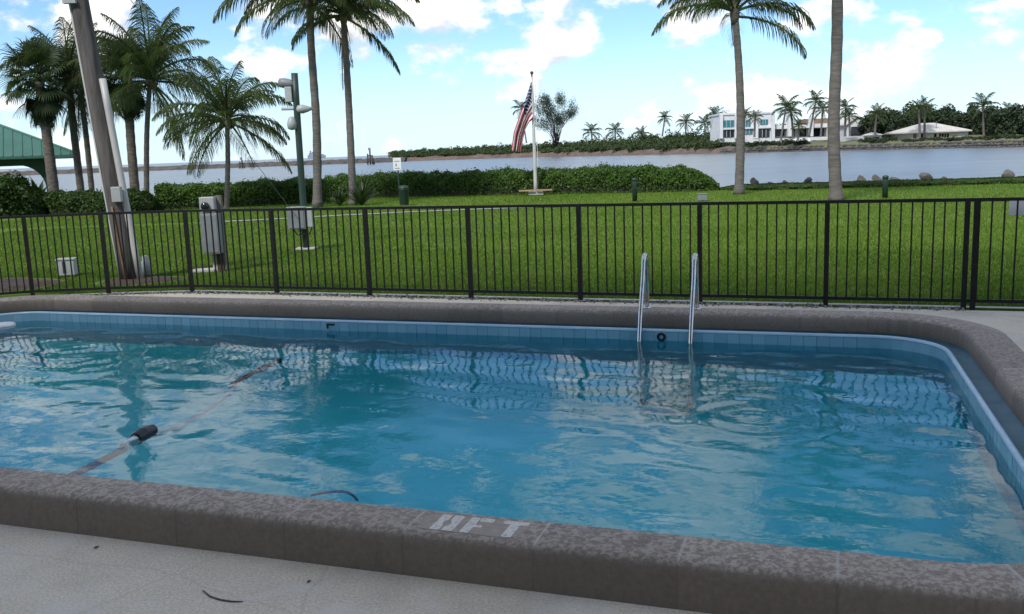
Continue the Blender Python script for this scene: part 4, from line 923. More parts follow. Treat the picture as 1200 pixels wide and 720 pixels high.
# flag: hoisted on the pole, hanging in folds
def flag():
    YF = fb.y - .06; sc = 1
    TOPE = [(622.6, 95), (617.5, 112), (610, 132), (602, 155), (599, 177)]; BOTE = [(625, 140), (620.5, 143), (616, 151), (613, 163), (610.5, 179)]
    def ed(E_, u): f = u * 4; j = min(int(f), 3); g = f - j; return (E_[j][0] + (E_[j + 1][0] - E_[j][0]) * g, E_[j][1] + (E_[j + 1][1] - E_[j][1]) * g)
    NU, NV = 40, 104
    def pos(u, v, lift=0):
        k_ = min(1, u / .45) ** 1.5; ph = 2 * math.pi * 2.6 * v + .8 * u; w_ = v + k_ * .075 * math.sin(ph) * min(1, 6 * v, 6 * (1 - v)); fold = .17 * u ** .6 * math.cos(ph) + .05 * math.sin(u * 9 + v * 3)
        a = ed(TOPE, u); b = ed(BOTE, u); v = w_; px = a[0] + (b[0] - a[0]) * v; py = a[1] + (b[1] - a[1]) * v
        return at(px, py, YF + fold - .02 - lift)
    mb = MB(); vs = [pos(i / NU, j / NV) for i in range(NU + 1) for j in range(NV + 1)]; b = len(mb.v)
    for i in range(NU):
        for j in range(NV):
            mi = (0 if (j // 8) % 2 == 0 else 1)
            if i / NU < .4 and j < 56: mi = 2
            mb.f.append((i * (NV + 1) + j, (i + 1) * (NV + 1) + j, (i + 1) * (NV + 1) + j + 1, i * (NV + 1) + j + 1)); mb.m.append(mi)
    mb.v = [tuple(v) for v in vs]; fl_ = mb.build('flag_cloth', ['flag_red', 'flag_white', 'flag_blue'], None, True)
    root = empty('flag', fl_.data.vertices[0].co.copy(), 0, 'stars and stripes flag hanging limp from the flagpole', 'flag'); fl_.parent = root; fl_.matrix_parent_inverse = Matrix.Translation(-root.location)
    so = fl_.modifiers.new('thick', 'SOLIDIFY'); so.thickness = .004
    for r_ in range(9):
        for c_ in range(6 if r_ % 2 == 0 else 5):
            u = .4 * ((c_ * 2 + 1 + (r_ % 2)) / 12); v = (14 / 26) * (r_ + 1) / 10; mb = MB(); pts = []
            for k in range(10):
                q = 2 * math.pi * k / 10; rr = 1.0 if k % 2 == 0 else .42; pts.append(pos(u + .017 * rr * math.sin(q), v - .024 * rr * math.cos(q), .006))
            mb.add(pts, [tuple(range(10))]); o = mb.build('star', 'flag_white', None); o.parent = root; o.matrix_parent_inverse = Matrix.Translation(-root.location)
flag()
# sign, bin, bollards, small box
sb = gp(469, 240); sg = empty('sign_post', sb, 0, 'small white notice on a thin dark post before the hedge', 'sign')
ztop = at(466, 186, sb.y).z; mb = MB(); mb.tube([(sb.x, sb.y, 0), (sb.x - .02, sb.y, ztop + .06)], .025, 8); sub(mb, 'post', 'bollard', sg)
mb = MB(); mb.box((sb.x - .03, sb.y - .035, ztop - .2), (.3, .012, .46)); pl = bevel(sub(mb, 'panel', 'sign_white', sg), .004)
mb = MB(); mb.box((sb.x - .07, sb.y - .043, ztop - .24), (.035, .004, .1)); mb.box((sb.x - .03, sb.y - .043, ztop - .1), (.2, .004, .02)); mb.box((sb.x - .03, sb.y - .043, ztop - .36), (.18, .004, .02)); sub(mb, 'print', 'sign_ink', sg, par=pl)
tb_ = gp(474, 241); tb_.z = 0; bn = empty('litter_bin', tb_, 0, 'dark green litter bin beside the small white notice', 'bin')
mb = MB(); mb.lathe(tb_, [(.15, 0), (.17, .03), (.18, .55), (.19, .56), (.19, .6)], 16); sub(mb, 'body', 'bollard', bn, True); mb = MB(); mb.lathe(tb_, [(.195, .602), (.19, .64), (.13, .7), (.03, .72)], 16); sub(mb, 'lid', 'bollard', bn, True)
for (px, py, ty, lab) in ((744, 237, 209, 'dark green bollard before the long hedge'), (1037, 233, 206, 'dark bollard at right beyond the fence')):
    q = gp(px, py); q.z = 0; h = at(px, ty, q.y).z; r0 = .085; o = empty('bollard', q, 0, lab, 'bollard', None)
    mb = MB(); mb.lathe(q, [(r0, 0), (r0, h - .1), (r0 * .99, h - .095)], 16); sub(mb, 'body', 'bollard', o, True); mb = MB(); mb.lathe(q, [(r0 * 1.08, h - .094), (r0 * 1.12, h - .03), (r0 * .8, h), (.02, h + .01)], 16); sub(mb, 'cap', 'bollard', o, True)
q = onz(823, 235, 0); ib = empty('irrigation_box', q, 0, 'small grey box on the grass at the right end of the hedge', 'box'); mb = MB(); mb.box((0, 0, .1), (.3, .2, .2)); bevel(mb.build('box', 'galv', ib), .01); mb = MB(); mb.box((0, 0, .212), (.33, .23, .02)); mb.build('lid', 'galv', ib)

# ------------------------------------------------------------------ pavilion at left
def pavilion():
    c1 = at(93, 181, 45); EX = c1.x; EZ = c1.z; S = 8.0; x0 = EX - S; y0 = 45; apex = Vector((EX - S / 2, y0 + S / 2, EZ + 1.85))
    root = empty('pavilion', (EX, y0, 0), 0, 'open pavilion with green standing seam roof and arched posts', 'pavilion')
    cs = [Vector((x0, y0, EZ)), Vector((EX, y0, EZ)), Vector((EX, y0 + S, EZ)), Vector((x0, y0 + S, EZ))]
    mb = MB(); mb.add(cs + [apex] + [c - Vector((0, 0, .12)) for c in cs], [(0, 1, 4), (1, 2, 4), (2, 3, 4), (3, 0, 4), (0, 5, 6, 1), (1, 6, 7, 2), (2, 7, 8, 3), (3, 8, 5, 0), (8, 7, 6, 5)]); rf = sub(mb, 'roof', 'green_roof', root)
    for side in range(4):                      # standing seams
        a, b = cs[side], cs[(side + 1) % 4]; nb = 20
        for k in range(1, nb):
            t = k / nb; e = a.lerp(b, t); h = min(t, 1 - t) * 2; mid = (a + b) / 2; upv = (apex - mid); tp_ = e + upv * h; mb = MB(); off_ = Vector((0, 0, .02)); mb.tube([e + off_, tp_ + off_], .028, 4); sub(mb, 'seam', 'green_roof', root, par=rf)
    for side in range(4):
        mb = MB(); mb.tube([cs[side] + Vector((0, 0, .03)), apex + Vector((0, 0, .03))], .05, 6); sub(mb, 'hip_cap', 'green_roof', root, par=rf)
    mb = MB(); mb.lathe(apex, [(.5, -.3), (.55, 0), (.3, .2), (.05, .5)], 8); sub(mb, 'cupola', 'galv', root, par=rf)
    ins = 1.45
    px_ = [Vector((x0 + ins, y0 + ins, 0)), Vector((EX - ins, y0 + ins, 0)), Vector((EX - ins, y0 + S - ins, 0)), Vector((x0 + ins, y0 + S - ins, 0))]
    for k, p_ in enumerate(px_):
        mb = MB(); mb.box((p_.x, p_.y, (EZ - .1) / 2), (.25, .25, EZ - .1)); sub(mb, 'post', 'green_paint', root)
        for other in (px_[k - 1], px_[(k + 1) % 4]):
            dv = (other - p_).normalized(); nrm_ = Vector((-dv.y, dv.x, 0)) * .06; pts = []; K = 9
            for j in range(K): q_ = j / (K - 1) * math.pi / 2; pts.append((.13 + 1.1 * (1 - math.cos(q_)), EZ - .42 - 1.1 * (1 - math.sin(q_))))
            poly = [(.13, EZ - .42)] + pts
            vs = [p_ + dv * u_ + Vector((0, 0, z_)) + nrm_ for u_, z_ in poly] + [p_ + dv * u_ + Vector((0, 0, z_)) - nrm_ for u_, z_ in poly]; n_ = len(poly); mb = MB()
            mb.add(vs, [tuple(range(n_)), tuple(range(2 * n_ - 1, n_ - 1, -1))] + [(i, n_ + i, n_ + (i + 1) % n_, (i + 1) % n_) for i in range(n_)]); sub(mb, 'arch_brace', 'green_paint', root)
    for k in range(4):
        a, b = px_[k], px_[(k + 1) % 4]; m_ = (a + b) / 2; mb = MB(); mb.box((m_.x, m_.y, EZ - .28), ((b - a).length + .2, .16, .3), math.atan2((b - a).y, (b - a).x)); sub(mb, 'beam', 'green_paint', root)
    root.rotation_euler = (0, 0, R(25))
pavilion()

# ------------------------------------------------------------------ far shore
def onw(px, py): return onz(px, py, WZ)
BANK = [(430, 191.5), (500, 188.5), (560, 186.3), (640, 184), (740, 182), (840, 180), (920, 178), (1000, 176.2), (1100, 174.2), (1200, 172.4), (1290, 171.5)]
bank = [onw(*q) for q in BANK]; bank[0] = Vector((bank[0].x, 425, WZ)); bank[1] = Vector((bank[1].x, 420, WZ)); bank[2] = Vector((bank[2].x, 410, WZ))
def bank_pt(f):
    f = max(0, min(len(bank) - 1.001, f)); j = int(f); return bank[j].lerp(bank[j + 1], f - j)
def bank_at(px):
    xs = [q[0] for q in BANK]; return bank_pt(float(np.interp(px, xs, range(len(xs)))))
mb = MB(); rows = [(0, 0), (1.5, 1.5), (6, 2.3), (30, 2.8), (260, 3.2)]; K = 80
for i in range(K + 1):
    p = bank_pt(i / K * (len(bank) - 1)); rd = Vector((p.x, p.y, 0)).normalized(); fz = 1.0 if i > 6 else i / 6
    for d_, h in rows: q = p + rd * d_; mb.v.append((q.x, q.y, WZ - .2 + h * fz * (1 + .1 * math.sin(i * 1.7)) if h else WZ - .3))
n_ = len(rows)
for i in range(K):
    for j in range(n_ - 1): mb.f.append((i * n_ + j, (i + 1) * n_ + j, (i + 1) * n_ + j + 1, i * n_ + j + 1)); mb.m.append(0 if j < 2 and i < K * .52 else 1)
o = mb.build('far_shore', ['beach', 'dune'], None, True); tag(o, 'far bank of the inlet with a brown shoreline', kind='structure')
# low rock jetty running out to sea at the left
jp = [onw(q[0], q[1]) for q in ((-60, 208.5), (60, 204.3), (250, 198), (400, 192.8), (470, 190.2))]
jp = [Vector((p.x, 395 + (p.x + 120) * .02, WZ)) for p in jp]
mb = MB(); K = 160; rg = random.Random(3)
for i in range(K + 1):
    f = i / K * (len(jp) - 1); j = min(int(f), len(jp) - 2); p = jp[j].lerp(jp[j + 1], f - j)
    for (dy, h) in ((0, -.3), (1.2, .9), (2.6, 1.75), (5.5, 1.85), (8.5, -.3)): mb.v.append((p.x + rg.uniform(-.8, .8), p.y + dy + rg.uniform(-.4, .4), WZ + h + rg.uniform(-.22, .22)))
for i in range(K):
    for j in range(4): mb.f.append((i * 5 + j, (i + 1) * 5 + j, (i + 1) * 5 + j + 1, i * 5 + j + 1)); mb.m.append(0)
MT['jetty'] = mat('jetty_rock', (.1, .088, .078), (.055, .05, .045), .4, .95)
o = mb.build('rock_jetty', 'jetty'); tag(o, 'long low dark rock jetty across the inlet at left', 'jetty')
def foliage_blob(rg, c, rx, ry, rz, k, size, lumps=9):
    cs = rg.normal(0, 1, (lumps, 3)); cs /= np.linalg.norm(cs, axis=1)[:, None]; cs = cs * rg.uniform(.3, .75, (lumps, 1)); cs[:, 2] = np.abs(cs[:, 2]) * 1.0 + .0
    w_ = rg.integers(0, lumps, k); dv = rg.normal(0, 1, (k, 3)); dv /= np.linalg.norm(dv, axis=1)[:, None]; rr = rg.uniform(.5, 1, (k, 1)) ** .4 * rg.uniform(.28, .5, (lumps, 1))[w_]
    P = (cs[w_] + dv * rr) * np.array([rx, ry, rz]) + np.array(c); P[:, 2] = np.maximum(P[:, 2], c[2] - .3 * rz); nr = dv + np.array([0, 0, .4]); return leaf_cloud(P, nr, size, .6, .6, rg)
def stuffcloud(name, blobs, m, label, cat):
    Vs = []; Fs = []; b = 0
    for V, F in blobs: Vs.append(V); Fs.append(F + b); b += len(V)
    o = link(name, npmesh(name, np.concatenate(Vs), np.concatenate(Fs), m)); tag(o, label, cat, kind='stuff')
rg = np.random.default_rng(12); bl = []
for px in np.arange(452, 850, 4.0):
    p = bank_at(px); rd = Vector((p.x, p.y, 0)).normalized(); D = p.length
    for row in range(3):
        q = p + rd * (6 + row * 14 + rg.uniform(-3, 3)); h = np.interp(px, [450, 500, 560, 700, 760, 850], [1.2, 2.0, 2.3, 2.8, 3.6, 3.6]) * rg.uniform(.65, 1.2) * (1 + .3 * row)
        bl.append(foliage_blob(rg, (q.x + rg.uniform(-1, 1), q.y, .9 + row * .7), rg.uniform(2.2, 3.8), 2.5, h * .75, 240, .7, 7))
stuffcloud('shore_scrub', bl, 'scrub', 'low green scrub covering the far bank', 'scrub')
bl = []
for px in np.arange(845, 945, 4.5):
    p = bank_at(px); rd = Vector((p.x, p.y, 0)).normalized(); q = p + rd * (5 + rg.uniform(-1, 2)); bl.append(foliage_blob(rg, (q.x, q.y, .7), 2.0, 1.6, rg.uniform(1.2, 1.9), 240, .5, 7))
for px in np.arange(1010, 1215, 3.5):
    p = bank_at(px); rd = Vector((p.x, p.y, 0)).normalized(); q = p + rd * (5 + rg.uniform(-1, 2)); bl.append(foliage_blob(rg, (q.x, q.y, .6), 1.6, 1.2, rg.uniform(.55, 1.0) if px > 1050 else 1.5, 160, .42, 6))
stuffcloud('bank_bushes', bl, 'fartree', 'dark clipped bushes along the top of the rocky far bank', 'bushes')
bl = []
for px, top, dd in [(x, y, d) for x, y, d in zip(np.arange(1016, 1215, 7.0), [142, 134, 138, 132, 136, 128, 131, 135, 126, 131, 127, 134, 130, 126, 131, 135, 128, 132, 124, 129, 133, 127, 131, 128, 130, 126, 130, 127, 129], [30, 24, 34, 22, 30, 38, 26, 44, 42, 46, 42, 48, 44, 50, 44, 48, 42, 46, 44, 40, 46, 28, 24, 20, 26, 22, 28, 24, 22])]:
    p = bank_at(px); rd = Vector((p.x, p.y, 0)).normalized(); q = p + rd * dd; zt = at(px, top + rg.uniform(-3, 3), q.y).z
    bl.append(foliage_blob(rg, (q.x, q.y, 1.5 + (zt - 1.5) * .55), rg.uniform(2.8, 4.2), 3, (zt - 1.5) * .62, 900, .75, 12)); bl.append(foliage_blob(rg, (q.x + rg.uniform(-2, 2), q.y - 2, 1.5), 3.0, 2.4, (zt - 1.5) * .75, 700, .75, 10))
for px in np.arange(760, 850, 9.0):
    p = bank_at(px); rd = Vector((p.x, p.y, 0)).normalized(); q = p + rd * 40; zt = at(px, 155 if px < 800 else 150, q.y).z; bl.append(foliage_blob(rg, (q.x, q.y, 2), 4, 3, (zt - 2) * .8, 400, .8, 9))
for px in np.arange(905, 1012, 9.0):
    p = bank_at(px); rd = Vector((p.x, p.y, 0)).normalized(); q = p + rd * 75; zt = at(px, 136 + rg.uniform(-4, 4), q.y).z; bl.append(foliage_blob(rg, (q.x, q.y, 3), 4.5, 3, (zt - 3) * .75, 420, .8, 9))
stuffcloud('far_woodland', bl, 'fartree', 'dark mass of trees on the far bank behind the houses', 'trees')
# rocks at the foot of the far bank
V = []; F = []; k = 0; bmv = [np.array([v.co[:] for v in b_.vertices]) for b_ in [boulder_mesh(30 + i, 1) for i in range(3)]]; bmf = [np.array([p.vertices[:] for p in b_.polygons]) for b_ in [bpy.data.meshes[-1]]]
b1 = [boulder_mesh(60 + i, 1) for i in range(3)]
for px in np.arange(845, 1235, .8):
    for row in range(3):
        p = bank_at(px); rd = Vector((p.x, p.y, 0)).normalized(); q = p + rd * (row * .9 + rg.uniform(-.5, .6)); b_ = b1[rg.integers(0, 3)]; vv = np.array([v.co[:] for v in b_.vertices]); ff = np.array([f.vertices[:] for f in b_.polygons]); r = rg.uniform(.35, .75)
        a = rg.uniform(0, 6); c_, s_ = math.cos(a), math.sin(a); vv = vv * np.array([r, r, r * .7]) @ np.array([[c_, -s_, 0], [s_, c_, 0], [0, 0, 1]]); V.append(vv + np.array([q.x, q.y, WZ + .1 + row * .55])); F.append(ff + k); k += len(vv)
o = link('shore_rocks', npmesh('shore_rocks', np.concatenate(V), np.concatenate(F), 'rock')); tag(o, 'grey rocks lining the far waterline at right', 'rocks', kind='stuff')
# casuarina
def casuarina(px0, px1, ptop, pbase, Y, label):
    c = at((px0 + px1) / 2 - 2, pbase, Y); zt = at(650, ptop, Y).z; W_ = abs(at(px1, pbase, Y).x - at(px0, pbase, Y).x); H_ = zt - c.z; root = empty('casuarina_tree', (c.x, c.y, c.z - 1.5), 0, label, 'tree'); rgx = random.Random(4); tips = []
    mbt = MB(); P = []; D_ = []; S0 = Vector((0, 0, 0)); H2 = H_ + 1.5
    for k in range(44):
        a = rgx.uniform(-1, 1); up_ = rgx.uniform(.42, 1.0); yy = rgx.uniform(-.35, .35)
        wide = math.sqrt(max(.05, 1 - ((up_ - .62) / .42) ** 2))
        c_ = Vector((a * W_ * .5 * wide, yy * W_, up_ * H2 * .95))
        st = Vector((.03 * W_ * (k % 3 - 1), 0, 0)); m1 = st.lerp(c_, .45) + Vector((-.12 * c_.x, -.1 * c_.y, .06 * H2))
        mbt.tube([st, m1, c_], [.13, .08, .04], 5)
        ax = (c_ - m1).normalized()
        for _ in range(230):
            t_ = rgx.gauss(-.3, 1.3); P.append(c_ + ax * t_ + Vector((rgx.gauss(0, .85), rgx.gauss(0, .85), rgx.gauss(0, .6)))); D_.append((rgx.gauss(0, 1), rgx.gauss(0, 1), .2))
    mbt.build('trunk', 'pile', root, True)
    V, F = leaf_cloud(np.array([p[:] for p in P]), np.array(D_), .7, .24, .4, np.random.default_rng(1)); link('crown', npmesh('crown', V, F, 'pine'), root)
casuarina(629, 678, 111, 168, 395, 'wide feathery tree with several trunks right of the flag')
# palms on the far bank
for (px, py, tx, ty, Y, fl_, sd_, lab) in ((617, 168, 611, 128, 400, 5.2, 1, 'far palm mostly hidden behind the flag'), (694, 168, 693, 155, 390, 5.0, 2, 'small low far palm right of the feathery tree'), (721, 168, 721, 154, 375, 4.6, 3, 'second small far palm right of the feathery tree'),
                                           (752, 168, 752, 158, 355, 4.0, 4, 'low bushy far palm in the scrub'), (776, 160, 779, 139, 340, 3.6, 5, 'thin leaning far palm standing alone'), (803, 165, 804, 144, 325, 4.2, 6, 'round crowned far palm left of the mansion'),
                                           (826, 163, 826, 146, 310, 4.2, 7, 'dark far palm near the mansion corner'), (838, 163, 838, 137, 300, 4.2, 8, 'tall far palm touching the mansion left corner'),
                                           (866, 161, 874, 134, 268, 2.6, 9, 'far palm before the mansion behind the near trunk'), (884, 161, 885, 138, 266, 2.6, 10, 'small far palm before the mansion middle'),
                                           (915, 165, 921, 126, 255, 4.6, 11, 'large far palm at the mansion right end'), (930, 163, 927, 132, 258, 3.6, 12, 'far palm leaning against the large one'), (948, 160, 956, 119, 262, 4.0, 13, 'tallest far palm above the mansion wing'),
                                           (962, 160, 964, 129, 258, 3.6, 14, 'far palm right of the tallest one'), (935, 166, 936, 148, 250, 2.6, 15, 'short far palm before the mansion wing'), (990, 160, 991, 127, 252, 3.4, 16, 'far palm just right of the thick trunk'),
                                           (996, 160, 995, 136, 250, 3.0, 17, 'lower far palm just right of the thick trunk'), (1078, 164, 1077, 128, 232, 3.4, 18, 'far palm before the hipped house left side'), (1083, 164, 1084, 127, 236, 3.6, 19, 'second far palm before the hipped house'),
                                           (1025, 160, 1027, 134, 245, 3.4, 20, 'far palm at the left edge of the woodland'), (1153, 162, 1152, 125, 228, 4.0, 21, 'far palm above the woodland right of the hipped house'), (1183, 160, 1183, 132, 225, 3.2, 22, 'far palm before the brown roofed house'),
                                           (850, 161, 852, 141, 292, 2.4, 23, 'tiny far palm at the mansion terrace')):
    b_ = at(px, py, Y); coconut_palm(lab, b_, at(tx, ty, Y), .3, .22, fl_, (5, 7, 7, 4), sd_ + 70, far=True)
# houses
def wallbox(root, name, x0, x1, y0, y1, z0, z1, m):
    mb = MB(); mb.box(((x0 + x1) / 2, (y0 + y1) / 2, (z0 + z1) / 2), (x1 - x0, y1 - y0, z1 - z0)); return sub(mb, name, m, root)
def mansion():
    Y = 285.0; X = lambda px: at(px, 150, Y).x; Zf = lambda px, py: at(px, py, Y).z
    gz = Zf(875, 163); root = empty('mansion', (X(900), Y + 8, gz - 1), 0, 'large white modern mansion with teal glass across the water', 'house')
    def wb(name, a, b, pt, pb, dy, dep, m, par=None): return wallbox(root, name, X(a), X(b), Y + dy, Y + dy + dep, Zf((a + b) / 2, pb), Zf((a + b) / 2, pt), m) if True else None
    wb('wall', 845, 908, 133.5, 166, 1.2, 14, 'white_wall')
    wb('parapet', 844, 908.6, 132, 134, .9, 15, 'white_wall')
    for a, b in ((844, 847.6), (861.6, 864.6), (884, 889), (904.5, 908.5)): wb('pier', a, b, 134.2, 162.5, .3, 1.2, 'white_wall')
    wb('floor_band', 847.6, 904.5, 149.2, 151.2, .5, .9, 'white_wall')
    for a, b, t, bt, g in ((848, 861, 141, 149, 'glass_teal'), (871.5, 880.5, 141, 148.8, 'glass_teal'), (892, 901, 140, 146, 'glass_teal'), (848, 861, 152, 161, 'glass_dark'), (871, 883, 151.5, 157.5, 'glass_teal'), (890, 903, 151.2, 161, 'glass_dark')):
        f = wb('window', a, b, t, bt, 1.0, .3, g)
        for k in range(1, 3): x_ = a + (b - a) * k / 3; mb = MB(); mb.box((X(x_), Y + .9, (Zf(x_, t) + Zf(x_, bt)) / 2), (.07, .2, Zf(x_, t) - Zf(x_, bt))); sub(mb, 'mullion', 'white_wall', root, par=f)
    wb('roof_terrace_rail', 851, 859.5, 128.2, 129.2, 4, 2.5, 'white_wall')
    for k in range(5): wb('rail_post', 851 + k * 1.95, 851.6 + k * 1.95, 129.2, 132.2, 4, .3, 'white_wall')
    wb('wing_wall', 908.6, 985, 150, 166, 5, 10, 'white_wall'); wb('wing_roof', 907, 990, 145.3, 150, 2.0, 14, 'white_wall')
    for a, b in ((925, 929), (951, 954.6), (972, 975)): wb('chimney_pier', a, b, 136 if a != 972 else 145.3, 160, 1.0, 2, 'white_wall')
    for a, b in ((909, 924.5), (930, 937), (943, 950.5), (955.5, 971.5), (976, 984)): wb('window', a, b, 150.6, 159.6, 4.6, .3, 'glass_dark')
    wb('tiled_roof', 955, 988, 138, 145, 8, 8, 'brown_roof')
    wb('terrace_wall', 872, 1008, 161.4, 165.0, -4, 1, 'white_wall')
    return root
mansion()
def gable_house():
    Y = 262.0; P = lambda px, py, dy=0: at(px, py, Y) + Vector((0, dy, 0)); root = empty('pool_house', P(1005, 160), 0, 'small white gabled house with dark opening right of the mansion', 'house'); mb = MB()
    a = [P(993, 166), P(1017, 166), P(1017, 147.5), P(1005, 138.5), P(993, 147.5)]; bk = [p + Vector((0, 9, 0)) for p in a]
    mb.add(a + bk, [(0, 1, 2, 3, 4), (9, 8, 7, 6, 5)] + [(i, 5 + i, 5 + (i + 1) % 5, (i + 1) % 5) for i in range(5)]); sub(mb, 'wall', 'white_wall', root)
    ov = Vector((0, -.6, .15)); r0 = [P(1005, 137.3), P(990.5, 148.2), P(1019.5, 148.2)]
    for e in (1, 2):
        mb = MB(); v = [r0[0] + ov, r0[e] + ov, r0[e] + Vector((0, 9.6, .15)), r0[0] + Vector((0, 9.6, .15))]; mb.add(v + [p + Vector((0, 0, .35)) for p in v], [(0, 1, 2, 3), (7, 6, 5, 4), (0, 4, 5, 1), (1, 5, 6, 2), (2, 6, 7, 3), (3, 7, 4, 0)]); sub(mb, 'roof', 'white_roof', root)
    p0 = P(997, 159); p1 = P(1013, 148.3); mb = MB(); mb.box(((p0.x + p1.x) / 2, Y - .06, (p0.z + p1.z) / 2), (p1.x - p0.x, .3, p1.z - p0.z)); sub(mb, 'opening', 'glass_dark', root)
    p0 = P(984, 166); p1 = P(1019, 160.5); mb = MB(); mb.box(((p0.x + p1.x) / 2, Y - 3, (p0.z + p1.z) / 2), (p1.x - p0.x, .3, p1.z - p0.z)); sub(mb, 'garden_wall', 'white_wall', root)
gable_house()
def hip_house():
    Y = 236.0; P = lambda px, py: at(px, py, Y); root = empty('hip_roof_house', P(1102, 163), 0, 'cream bungalow with broad white hipped roof across the water', 'house')
    e0, e1 = P(1063, 154.5), P(1139.5, 153.2); r0, r1 = P(1094, 143.6), P(1110, 143.2); D = 14
    gz = P(1100, 166).z; ez = (e0.z + e1.z) / 2; rz_ = (r0.z + r1.z) / 2
    mb = MB(); v = [(e0.x, Y, ez), (e1.x, Y, ez), (e1.x, Y + D, ez), (e0.x, Y + D, ez), (r0.x, Y + D / 2, rz_), (r1.x, Y + D / 2, rz_)]; mb.add(v + [(a, b, c - .3) for a, b, c in v[:4]], [(0, 1, 5, 4), (1, 2, 5), (2, 3, 4, 5), (3, 0, 4), (0, 6, 7, 1), (1, 7, 8, 2), (2, 8, 9, 3), (3, 9, 6, 0), (9, 8, 7, 6)]); rf = sub(mb, 'roof', 'white_roof', root)
    m_ = (r0.x + r1.x) / 2; mb = MB(); mb.tube([(m_, Y + 2.2, ez + 1.0), (m_, Y + 2.2, ez + 2.4)], .12, 6); sub(mb, 'vent_pipe', 'galv_light', root, par=rf)
    wx0, wx1 = P(1070, 160).x, P(1137, 160).x; mb = MB(); mb.box(((wx0 + wx1) / 2, Y + 7, (gz + ez - .2) / 2), (wx1 - wx0, 12, ez - .2 - gz)); sub(mb, 'wall', 'cream_wall', root)
    def op(a, b, t, bt, m, nm): p0, p1 = P(a, bt), P(b, t); mb = MB(); mb.box(((p0.x + p1.x) / 2, Y + .98, (p0.z + p1.z) / 2), (p1.x - p0.x, .14, p1.z - p0.z)); return sub(mb, nm, m, root)
    for a in (1102.5, 1105.6, 1108.7, 1111.8): op(a, a + 2.3, 156.6, 162.6, 'glass_dark', 'french_door')
    op(1096.5, 1099.5, 156.8, 162.6, 'glass_dark', 'door'); op(1124.5, 1136.5, 155.6, 162.2, 'white_wall', 'shutter'); op(1072, 1076, 156.5, 162, 'glass_dark', 'window'); op(1080, 1085, 156.5, 162, 'glass_dark', 'window')
hip_house()
def small_house(label, px0, px1, pt, pe, pb, Y, wall, roof, name='cottage'):
    P = lambda px, py: at(px, py, Y); root = empty(name, P((px0 + px1) / 2, pb), 0, label, 'house'); a, b = P(px0, pe), P(px1, pe); t = P((px0 + px1) / 2, pt).z; gz = P((px0 + px1) / 2, pb + 3).z; ez = (a.z + b.z) / 2; D = 8
    mb = MB(); v = [(a.x, Y, ez), (b.x, Y, ez), (b.x, Y + D, ez), (a.x, Y + D, ez), (a.x + (b.x - a.x) * .35, Y + D / 2, t), (a.x + (b.x - a.x) * .65, Y + D / 2, t)]; mb.add(v, [(0, 1, 5, 4), (1, 2, 5), (2, 3, 4, 5), (3, 0, 4), (3, 2, 1, 0)]); sub(mb, 'roof', roof, root)
    mb = MB(); mb.box(((a.x + b.x) / 2, Y + D / 2, (gz + ez) / 2 - .02), (b.x - a.x - 1.2, D - 1.2, ez - gz)); sub(mb, 'wall', wall, root)
    mb = MB(); mb.box(((a.x + b.x) / 2, Y + .55, gz + (ez - gz) * .6), ((b.x - a.x) * .3, .14, (ez - gz) * .4)); sub(mb, 'window', 'glass_dark', root)
small_house('brown roofed house half hidden by trees at far right', 1176, 1204, 138, 146, 158, 222, 'cream_wall', 'brown_roof')
small_house('small white shed between the gabled house and the woodland', 1022, 1037, 155, 158.4, 166, 246, 'white_wall', 'white_roof', 'shed')
# white loungers on the mansion lawn
for k in range(6):
    c = at(929 + k * 4.2, 167.0, 275); root = empty('sun_lounger', c, R(15), 'tiny white sun lounger in the row on the mansion lawn', 'lounger', 'white loungers before the mansion')
    mb = MB(); mb.box((0, 0, .35), (.7, 1.3, .1)); mb.build('seat', 'plastic_white', root); mb = MB(); mb.add([(-.35, .6, .38), (.35, .6, .38), (.35, 1.0, 1.1), (-.35, 1.0, 1.1), (-.35, .7, .36), (.35, .7, .36), (.35, 1.1, 1.08), (-.35, 1.1, 1.08)], [(0, 1, 2, 3), (7, 6, 5, 4), (0, 4, 5, 1), (1, 5, 6, 2), (2, 6, 7, 3), (3, 7, 4, 0)]); mb.build('backrest', 'plastic_white', root)
# dock post with cap
c = onw(1128, 172); dp = empty('dock_post', c, 0, 'small white mooring post on the rocks below the bungalow', 'post'); mb = MB(); mb.lathe((0, 0, 0), [(.3, -.5), (.28, 1.6)], 10); mb.build('post', 'concrete', dp, True); mb = MB(); mb.lathe((0, 0, 0), [(.4, 1.6), (.4, 1.9), (.08, 2.25)], 10); mb.build('cap', 'plastic_white', dp, True)
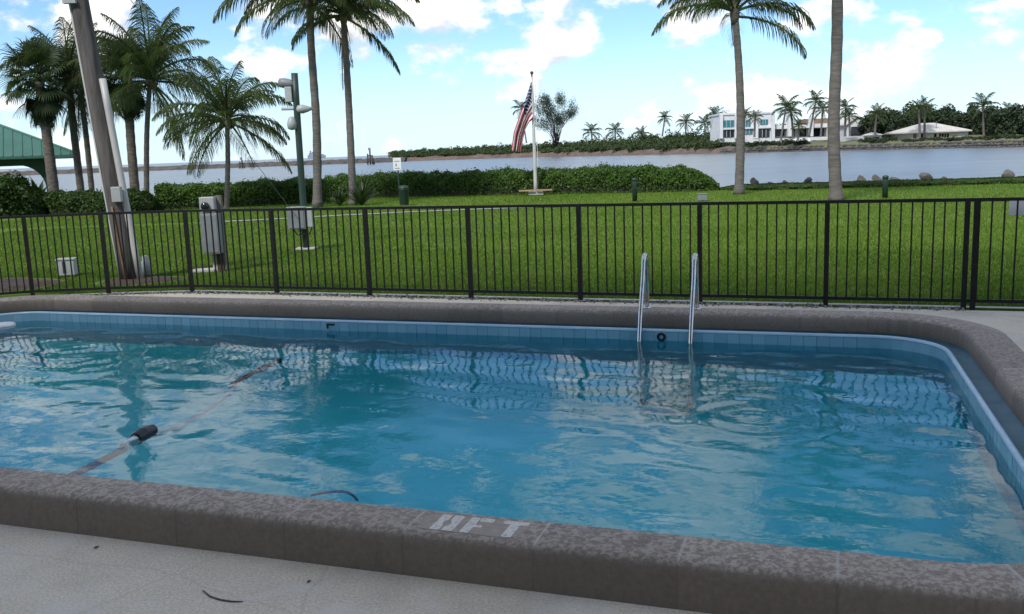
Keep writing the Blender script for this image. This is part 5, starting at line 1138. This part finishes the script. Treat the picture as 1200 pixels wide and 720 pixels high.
# ship and navigation piles
def ship():
    c = at(371, 183.5, 2600); W_ = abs(at(381, 180, 2600).x - at(360, 180, 2600).x); root = empty('ship', (c.x, c.y, WZ), 0, 'distant blue grey ship on the sea horizon behind the twin palms', 'ship'); h = W_ / 20
    z = WZ
    mb = MB(); mb.add([(-W_ / 2 * .94, -3, z - 1), (W_ / 2 * .92, -3, z - 1), (W_ / 2, -3, z + 3.5 * h), (-W_ / 2, -3, z + 4 * h), (-W_ / 2 * .94, 6, z - 1), (W_ / 2 * .92, 6, z - 1), (W_ / 2, 6, z + 3.5 * h), (-W_ / 2, 6, z + 4 * h)], [(0, 1, 2, 3), (7, 6, 5, 4), (0, 4, 5, 1), (1, 5, 6, 2), (2, 6, 7, 3), (3, 7, 4, 0)])
    o = mb.build('hull', 'ship', root); o.location.z = -z + WZ - WZ + WZ - z if False else -root.location.z + 0
    for (x0, x1, z0, z1, nm) in ((-.42, -.12, 4, 6.2, 'bridge'), (-.36, -.3, 6.2, 9, 'mast'), (-.25, -.16, 6.2, 7.6, 'funnel'), (.02, .4, 3.6, 4.8, 'deck_cargo'), (-.1, -.02, 4, 5, 'crane')):
        mb = MB(); mb.box(((x0 + x1) / 2 * W_, 1, z + (z0 + z1) / 2 * h), ((x1 - x0) * W_, 5, (z1 - z0) * h)); o = mb.build(nm, 'ship', root); o.location.z = -root.location.z
ship()
for (px, py, Y, lab, hh) in ((283, 188.8, 360, 'pair of dark channel piles left of the light pole', 10), (434, 193, 330, 'cluster of dark channel piles right of the twin palms', 15)):
    c = at(px, py, Y); root = empty('channel_piles', (c.x, c.y, WZ), 0, lab, 'piles')
    for k, (dx, dy, h) in enumerate(((-.9, 0, .75), (.0, .6, 1.0), (.9, .1, .6), (1.4, .5, .45))[:3 if hh == 10 else 4]):
        mb = MB(); mb.tube([(dx, dy, -1), (dx * .8, dy, hh * .33 * h)], [.3, .26], 8); mb.build('pile', 'pile', root, True)
    mb = MB(); mb.box((0, .2, hh * .2), (2.1, .4, .35)); mb.build('brace', 'pile', root)
    mb = MB(); mb.box((0, -.2, hh * .33 + .3), (.9, .12, .9)); mb.build('day_mark', 'galv', root)
